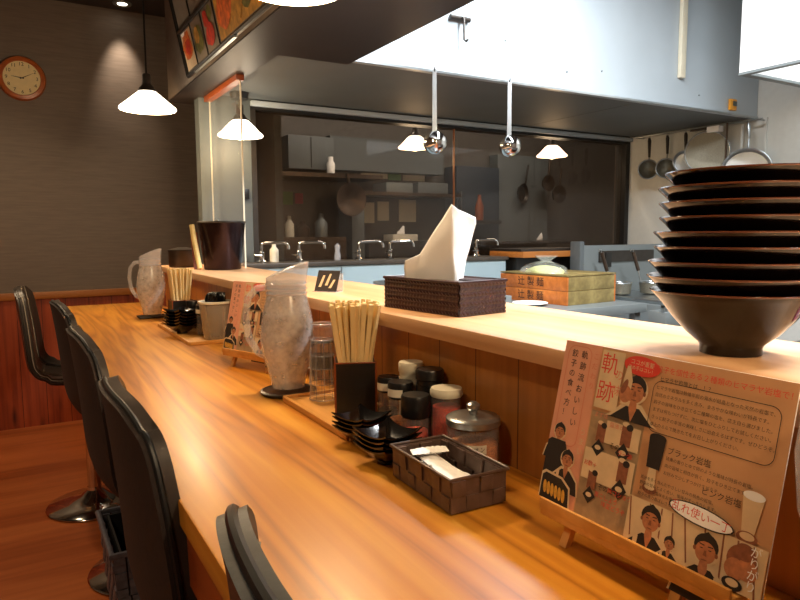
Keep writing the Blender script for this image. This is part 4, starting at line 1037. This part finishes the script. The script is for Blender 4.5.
B().tube([(0, .02, .90), (.5, .02, .90)], .012, 'steel', 10).bx(.0, .02, .01, .03, .865, .90, 'steel').bx(.48, .50, .01, .03, .865, .90, 'steel').build('rail_bar', t)
B().bx(0, .55, .0, .1, 0, .79, 'darkmetal').build('cabinet_front', t)
tag(B().bx(1.75, 3.75, .3, 1.45, 0, .80, 'darkmetal', .004).build('gas_range'), 'low steel range in the middle of the kitchen', 'range')

# ------------------------------------------------------------------ ladles hanging off the hood edge
def ladle(x, lab, L=.27, lean=0.0):
    t = thing('hanging_ladle', lab, 'ladle', (x, 2.280, 1.90), math.radians(150), 'ladles hanging from the hood')
    b = B(); b.prism([(-.010, -.0012, -L), (.010, -.0012, -L), (.008, -.0012, .0), (-.008, -.0012, .0)], (0, .0024, 0), 'steel')
    b.lathe([(.004, -.004), (.010, -.004), (.010, .003), (.004, .003)], 'steel', seg=16, close=True, M=Matrix.Rotation(PI/2, 3, 'X')); b.build('handle', t)
    M_ = Matrix.Rotation(math.radians(70), 3, 'X')
    b = B().lathe([(0, -.036), (.020, -.033), (.038, -.021), (.048, 0), (.0465, .001), (.036, -.019), (.018, -.031), (0, -.034)], 'chrome', c=(0, .028, -L-.016), seg=32, M=M_); b.build('bowl', t)
    B().tube([(0, .018, .012), (0, .010, .010), (0, 0, .002), (0, -.006, -.008)], .0025, 'darkmetal', 8).build('hook', t)
    return t
ladle(1.518, 'left steel ladle hanging from the hood edge', .272)
ladle(1.912, 'right steel ladle hanging from the hood edge', .262)

# ------------------------------------------------------------------ pans on the right wall
rail = B().tube([(3.72, 2.22, 1.885), (3.72, 3.12, 1.885)], .006, 'steel', 10)
for y in (2.25, 2.7, 3.1): rail.tube([(3.72, y, 1.885), (3.80, y, 1.885)], .005, 'steel', 8)
tag(rail.build('hanging_rail'), 'steel rail on the kitchen right wall carrying the pans', 'rail')
face = math.radians(-132)    # pans turn their open side towards the room
def hang_scoop(y, z, r, dep, Lh, lab, name='strainer_ladle', m='mesh', hm='darkmetal', tilt=8, shape='bowl'):
    # origin at the rail; handle hangs down, bowl at the bottom; +x local faces the room
    t = thing(name, lab, 'pan' if shape != 'bowl' else 'ladle', (3.70, y, 1.878), math.radians(212), 'pans and strainers on the right wall')
    t.rotation_euler = (0, math.radians(0), math.radians(212))
    zc = z-1.878; zt = zc+r
    B().tube([(-.01, 0, .012), (0, 0, .010), (.006, 0, -.004), (.004, 0, -.02)], .0025, 'steel', 8).build('hook', t)
    b = B().tube([(.002, 0, -.012), (.003, .002, -.03), (.004, .004, -Lh)], .009, hm, 10, rf=lambda q: .8+.5*math.sin(q*3)); b.build('handle', t)
    B().tube([(.004, .004, -Lh+.004), (.010, .004, zt+.012), (.016, .002, zt)], .0045, 'steel', 8).build('arm', t)
    M_ = Matrix.Rotation(PI/2, 3, 'Y')
    if shape == 'bowl': pf = [(0, -dep), (r*.5, -dep*.86), (r*.85, -dep*.5), (r, 0), (r*.97, .001), (r*.8, -dep*.45), (r*.45, -dep*.8), (0, -dep*.93)]
    elif shape == 'pot': pf = [(0, -dep), (r*.9, -dep), (r*.95, -dep*.9), (r, 0), (r*.96, 0), (r*.9, -dep*.88), (0, -dep*.93)]
    else: pf = [(0, -.006), (r*.97, -.004), (r, 0), (r*.97, .004), (0, .0)]
    b = B().lathe(pf, m, c=(.02, 0, zc), seg=36, M=M_); b.build('bowl', t)
    B().tube([(.021, r*math.cos(2*PI*q/36), zc+r*math.sin(2*PI*q/36)) for q in range(36)], .0045, 'steel', 8, True).build('rim', t)
    return t
hang_scoop(2.975, 1.66, .062, .05, .14, 'leftmost hanging mesh ladle with dark handle by the window')
hang_scoop(2.835, 1.655, .062, .06, .13, 'second hanging mesh ladle from the window, dark handle')
hang_scoop(2.70, 1.685, .066, .07, .13, 'small hanging pot with dark handle left of the round sieve', 'small_pot', 'steel', shape='pot')
hang_scoop(2.545, 1.725, .125, .02, .03, 'large round flat sieve hanging in the middle of the rail', 'round_sieve', 'mesh', 'steel', shape='flat')
hang_scoop(2.29, 1.585, .135, .05, .10, 'wide steel frying pan hanging at the right, half behind bowls', 'frying_pan', 'steel', 'steel', shape='pot')
b = B().tube([(0, 0, .01), (0, .0, -.06), (.003, .003, -.24)], .006, 'bronze', 8).lathe([(0, -.03), (.02, -.02), (.026, 0)], 'bronze', c=(.0, 0, -.25), seg=20)
o = b.build('kitchen_spoon'); o.location = (3.69, 2.415, 1.875); tag(o, 'narrow dark spoon hanging between sieve and frying pan', 'spoon')
t = thing('wall_bracket', 'white wall bracket above the round sieve', 'bracket', (3.70, 2.50, 1.86))
B().box((0, 0, .0), (.05, .08, .035), 'paper', None, .004).build('block', t); B().box((0, .10, .012), (.03, .12, .014), 'darkmetal', None, .003).build('arm', t)
# pipes along the hood/wall junction
b = B().tube([(3.75, 2.36, 1.87), (3.75, 2.36, 1.30)], .010, 'whitewall', 10); tag(b.build('wall_pipe'), 'thin vertical pipe on the right kitchen wall', 'pipe')

# ------------------------------------------------------------------ back room things, standing in for reflections of the kitchen
for (x, y, lab) in ((2.2, 3.75, 'unseen strip light added to brighten the back room, left'), (3.8, 3.75, 'unseen strip light added to brighten the back room, right')):
    f_ = fixture((x, y, CEIL), 1.0, lab, 20)  # added out of view, only to brighten the back room
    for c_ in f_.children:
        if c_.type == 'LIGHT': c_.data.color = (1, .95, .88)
Yb = 4.6
t = thing('wall_cabinet', 'pale grey wall cabinet behind the glass, upper left', 'cabinet', (0, 0, 0))
B().bx(1.76, 2.12, 4.55, 4.84, 1.72, 1.96, 'bluegrey', .004).build('body', t); B().bx(1.935, 1.94, 4.546, 4.55, 1.73, 1.95, 'dark').build('door_gap', t)
tag(B().bx(2.16, 3.22, 4.70, 4.85, 1.74, 2.0, 'bluegrey').build('duct_panel'), 'long pale duct panel behind the glass, upper middle', 'duct')
tag(B().lathe([(0, 0), (.03, 0), (.032, .07), (.02, .09), (.02, .12), (0, .12)], 'paper', seg=20).build('plastic_bottle'), 'white bottle high up behind the glass', 'bottle'); bpy.data.objects['plastic_bottle'].location = (2.07, 4.50, 1.79)
b = B().bx(1.5, 2.5, 4.48, 4.84, 1.66, 1.69, 'bronze'); tag(b.build('wall_shelf'), 'long brown shelf behind the glass above the wok', 'shelf', None)
bpy.data.objects['plastic_bottle'].location.z = 1.691
b = B().bx(2.35, 3.3, 4.55, 4.84, 1.545, 1.57, 'bronze'); tag(b.build('wall_shelf'), 'brown shelf behind the glass with papers below it', 'shelf')
for k, (x0, x1, z0, z1, m, lab) in enumerate(((1.66, 1.76, 1.49, 1.60, 'greenpaper', 'green paper behind the glass, leftmost'), (1.80, 1.90, 1.47, 1.57, 'greenpaper', 'second green paper behind the glass beside the pink one'), (1.92, 1.985, 1.48, 1.56, 'pinkpaper', 'pink paper behind the glass'), (2.52, 2.62, 1.33, 1.50, 'label', 'white paper behind the glass, left of three under the shelf'), (2.65, 2.76, 1.35, 1.51, 'label', 'white paper behind the glass, middle of three under the shelf'), (2.86, 3.03, 1.34, 1.53, 'label', 'larger white paper behind the glass, right of three'), (2.5, 2.75, 1.70, 1.80, 'label', 'wide pale notice behind the glass under the middle pendant'), (2.76, 2.88, 1.69, 1.79, 'greenpaper', 'green notice behind the glass by the middle pendant'), (2.9, 3.12, 1.69, 1.79, 'label', 'pale notice behind the glass right of the green one'))):
    tag(B().bx(x0, x1, 4.842, 4.85, z0, z1, m).build('pinned_paper'), lab, 'paper', 'papers pinned behind the glass')
b = B().bx(2.60, 2.85, 4.6, 4.83, 1.572, 1.65, 'steelpaint', .004); tag(b.build('storage_box'), 'grey box on the shelf behind the glass, left', 'box')
b = B().bx(2.90, 3.2, 4.6, 4.83, 1.572, 1.66, 'bluegrey', .004); tag(b.build('storage_box'), 'grey box on the shelf behind the glass, right', 'box')
t = thing('hanging_wok', 'dark round wok hanging behind the glass', 'wok', (2.22, 4.46, 1.50))
Mw = Matrix.Rotation(PI/2, 3, 'X')
B().lathe([(0, -.05), (.07, -.04), (.115, -.015), (.125, 0), (.12, 0), (.07, -.033), (0, -.042)], 'bronze', seg=40, M=Mw).build('pan', t)
B().tube([(-.02, 0, .12), (-.035, 0, .19)], .012, 'bronze', 10).build('handle', t)
t = thing('stand_mixer_column', 'grey upright column behind the glass beside the wok', 'column', (0, 0, 0))
t.name = 'steel_column'
B().bx(2.29, 2.40, 4.60, 4.84, 0, 1.54, 'bluegrey', .004).build('column_body', t)
tag(B().bx(1.55, 2.25, 4.62, 4.84, 0, 1.22, 'bronze', .004).build('low_cupboard'), 'dark brown low cupboard behind the glass below the wok', 'cupboard')
for k, (x, hh, r) in enumerate(((1.70, .10, .04), (1.82, .16, .035), (1.93, .12, .05), (2.08, .18, .05))):
    b = B().lathe([(0, 0), (r, 0), (r, hh*.6), (r*.45, hh*.8), (r*.4, hh), (0, hh)], ['mesh', 'label', 'bronze', 'steelpaint'][k], seg=24); o = b.build('kitchen_jar'); o.location = (x, 4.72, 1.2205)
    tag(o, ['squat mesh jar on the cupboard behind the glass', 'pale bottle on the cupboard behind the glass', 'brown jar on the cupboard behind the glass', 'tall grey jar on the cupboard, beneath the wok'][k], 'jar', 'jars behind the glass')
tag(B().bx(2.45, 3.25, 4.62, 4.84, 0, 1.18, 'darkmetal', .004).build('low_cupboard'), 'dark grey low cupboard behind the glass below the white papers', 'cupboard')
t = thing('tall_fridge', 'dark blue upright fridge behind the glass', 'fridge', (0, 0, 0))
B().bx(3.33, 3.80, 4.66, 4.84, 0, 1.82, 'navy', .004).build('body', t); B().bx(3.36, 3.375, 4.64, 4.66, 1.2, 1.6, 'steel').build('handle', t)
b = B().lathe([(0, 0), (.035, 0), (.038, .12), (.016, .18), (.016, .22), (0, .22)], 'redwood', seg=24); o = b.build('sauce_bottle'); o.location = (3.50, 4.56, 1.3505); tag(o, 'reddish brown bottle behind the glass before the blue fridge', 'bottle')
tag(B().bx(3.38, 3.70, 4.50, 4.655, 1.32, 1.35, 'darkmetal').build('wall_shelf'), 'small dark shelf holding the reddish bottle behind the glass', 'shelf')
tag(B().bx(3.83, 4.44, 4.72, 4.84, 0, 1.95, 'bluegrey', .004).build('door_panel'), 'pale blue-grey upright panel behind the glass', 'panel')
tag(B().bx(3.40, 4.50, 4.40, 4.70, 1.14, 1.165, 'bronze').build('wall_shelf'), 'shelf behind the glass holding the white tissue pack', 'shelf')
o = tissue().build('folded_tissue', solid=.001); o.scale = (.7, .7, .5); o.location = (4.15, 4.50, 1.146); o.rotation_euler = (0, 0, .9); tag(o, 'white tissue peak behind the glass above the noodle bag', 'tissue', 'tissues behind the glass')
q = o.copy(); col.objects.link(q); q.location = (2.80, 4.70, 1.212); q['label'] = 'white tissue peak behind the glass between two taps'
tag(B().bx(2.68, 2.92, 4.64, 4.80, 1.1805, 1.235, 'label', .003).build('tissue_carton'), 'pale carton behind the glass between the taps', 'carton')
t = thing('hanging_skillet', 'oval skillet hanging behind the glass on the pale panel', 'skillet', (4.09, 4.66, 1.60))
B().lathe([(0, -.03), (.075, -.03), (.095, 0), (.09, 0), (.07, -.024), (0, -.024)], 'darkmetal', seg=36, M=Matrix.Rotation(PI/2, 3, 'X') @ Matrix.Rotation(.35, 3, 'Y')).build('pan', t)
B().tube([(.02, 0, .09), (.05, 0, .26)], .010, 'darkmetal', 10).build('handle', t)
for k, (x, z, r, lab) in enumerate(((4.32, 1.70, .075, 'dark round pan behind the glass, right of the skillet'), (4.46, 1.60, .085, 'dark hanging pan behind the glass, farthest right'))):
    t = thing('hanging_pan', lab, 'pan', (x, 4.58, z), 0, 'pans hanging behind the glass')
    B().lathe([(0, -.03), (r*.8, -.03), (r, 0), (r*.96, 0), (0, -.02)], 'bronze', seg=32, M=Mw).build('pan', t)
    B().tube([(0, 0, r), (.02, 0, r+.16)], .009, 'bronze', 10).build('handle', t)

# ------------------------------------------------------------------ world, camera, look
wd = bpy.data.worlds.new('room_air'); scene.world = wd; wd.use_nodes = True
wd.node_tree.nodes['Background'].inputs[0].default_value = (1, .75, .5, 1); wd.node_tree.nodes['Background'].inputs[1].default_value = .02

# dining room lamps behind the camera, over the other tables
for (x, y, lab) in ((-.9, .3, 'dining ceiling downlight beside the camera'), (-.8, 2.4, 'dining ceiling downlight above the aisle'), (-.5, 3.9, 'dining ceiling downlight near the far wall')):
    t = thing('ceiling_downlight', lab, 'ceiling light', (x, y, CEIL), 0)
    B().lathe([(.04, -.006), (.07, -.008), (.075, 0), (.04, 0)], 'steelpaint', seg=24).build('trim_ring', t)
    B().lathe([(0, -.004), (.04, -.004), (.04, -.001), (0, -.001)], 'spotlens', seg=20).build('lens', t)
    l = bpy.data.lights.new('downlight', 'SPOT'); l.energy = 46; l.color = (1, .74, .46); l.spot_size = math.radians(125); l.spot_blend = .7; l.shadow_soft_size = .05
    o = bpy.data.objects.new('downlight_beam', l); col.objects.link(o); o.parent = t; o.location = (0, 0, -.02)

cam = bpy.data.cameras.new('camera'); co = bpy.data.objects.new('camera', cam); col.objects.link(co)
cam.sensor_width = 36; cam.lens = 653/800*36; cam.clip_start = .02
yaw, pit, rol = math.radians(30.6), math.radians(-5.9), math.radians(.34)
F = Vector((math.sin(yaw)*math.cos(pit), math.cos(yaw)*math.cos(pit), math.sin(pit)))
R0 = Vector((math.cos(yaw), -math.sin(yaw), 0)); U0 = R0.cross(F)
Rr = R0*math.cos(rol)-U0*math.sin(rol); U = Rr.cross(F)
co.matrix_world = Matrix(((Rr.x, U.x, -F.x, 0), (Rr.y, U.y, -F.y, 0), (Rr.z, U.z, -F.z, 1.25), (0, 0, 0, 1)))
scene.camera = co
vs = scene.view_settings
vs.view_transform = 'Standard'; vs.look = 'None'; vs.gamma = 1; vs.use_curve_mapping = False; vs.exposure = .25
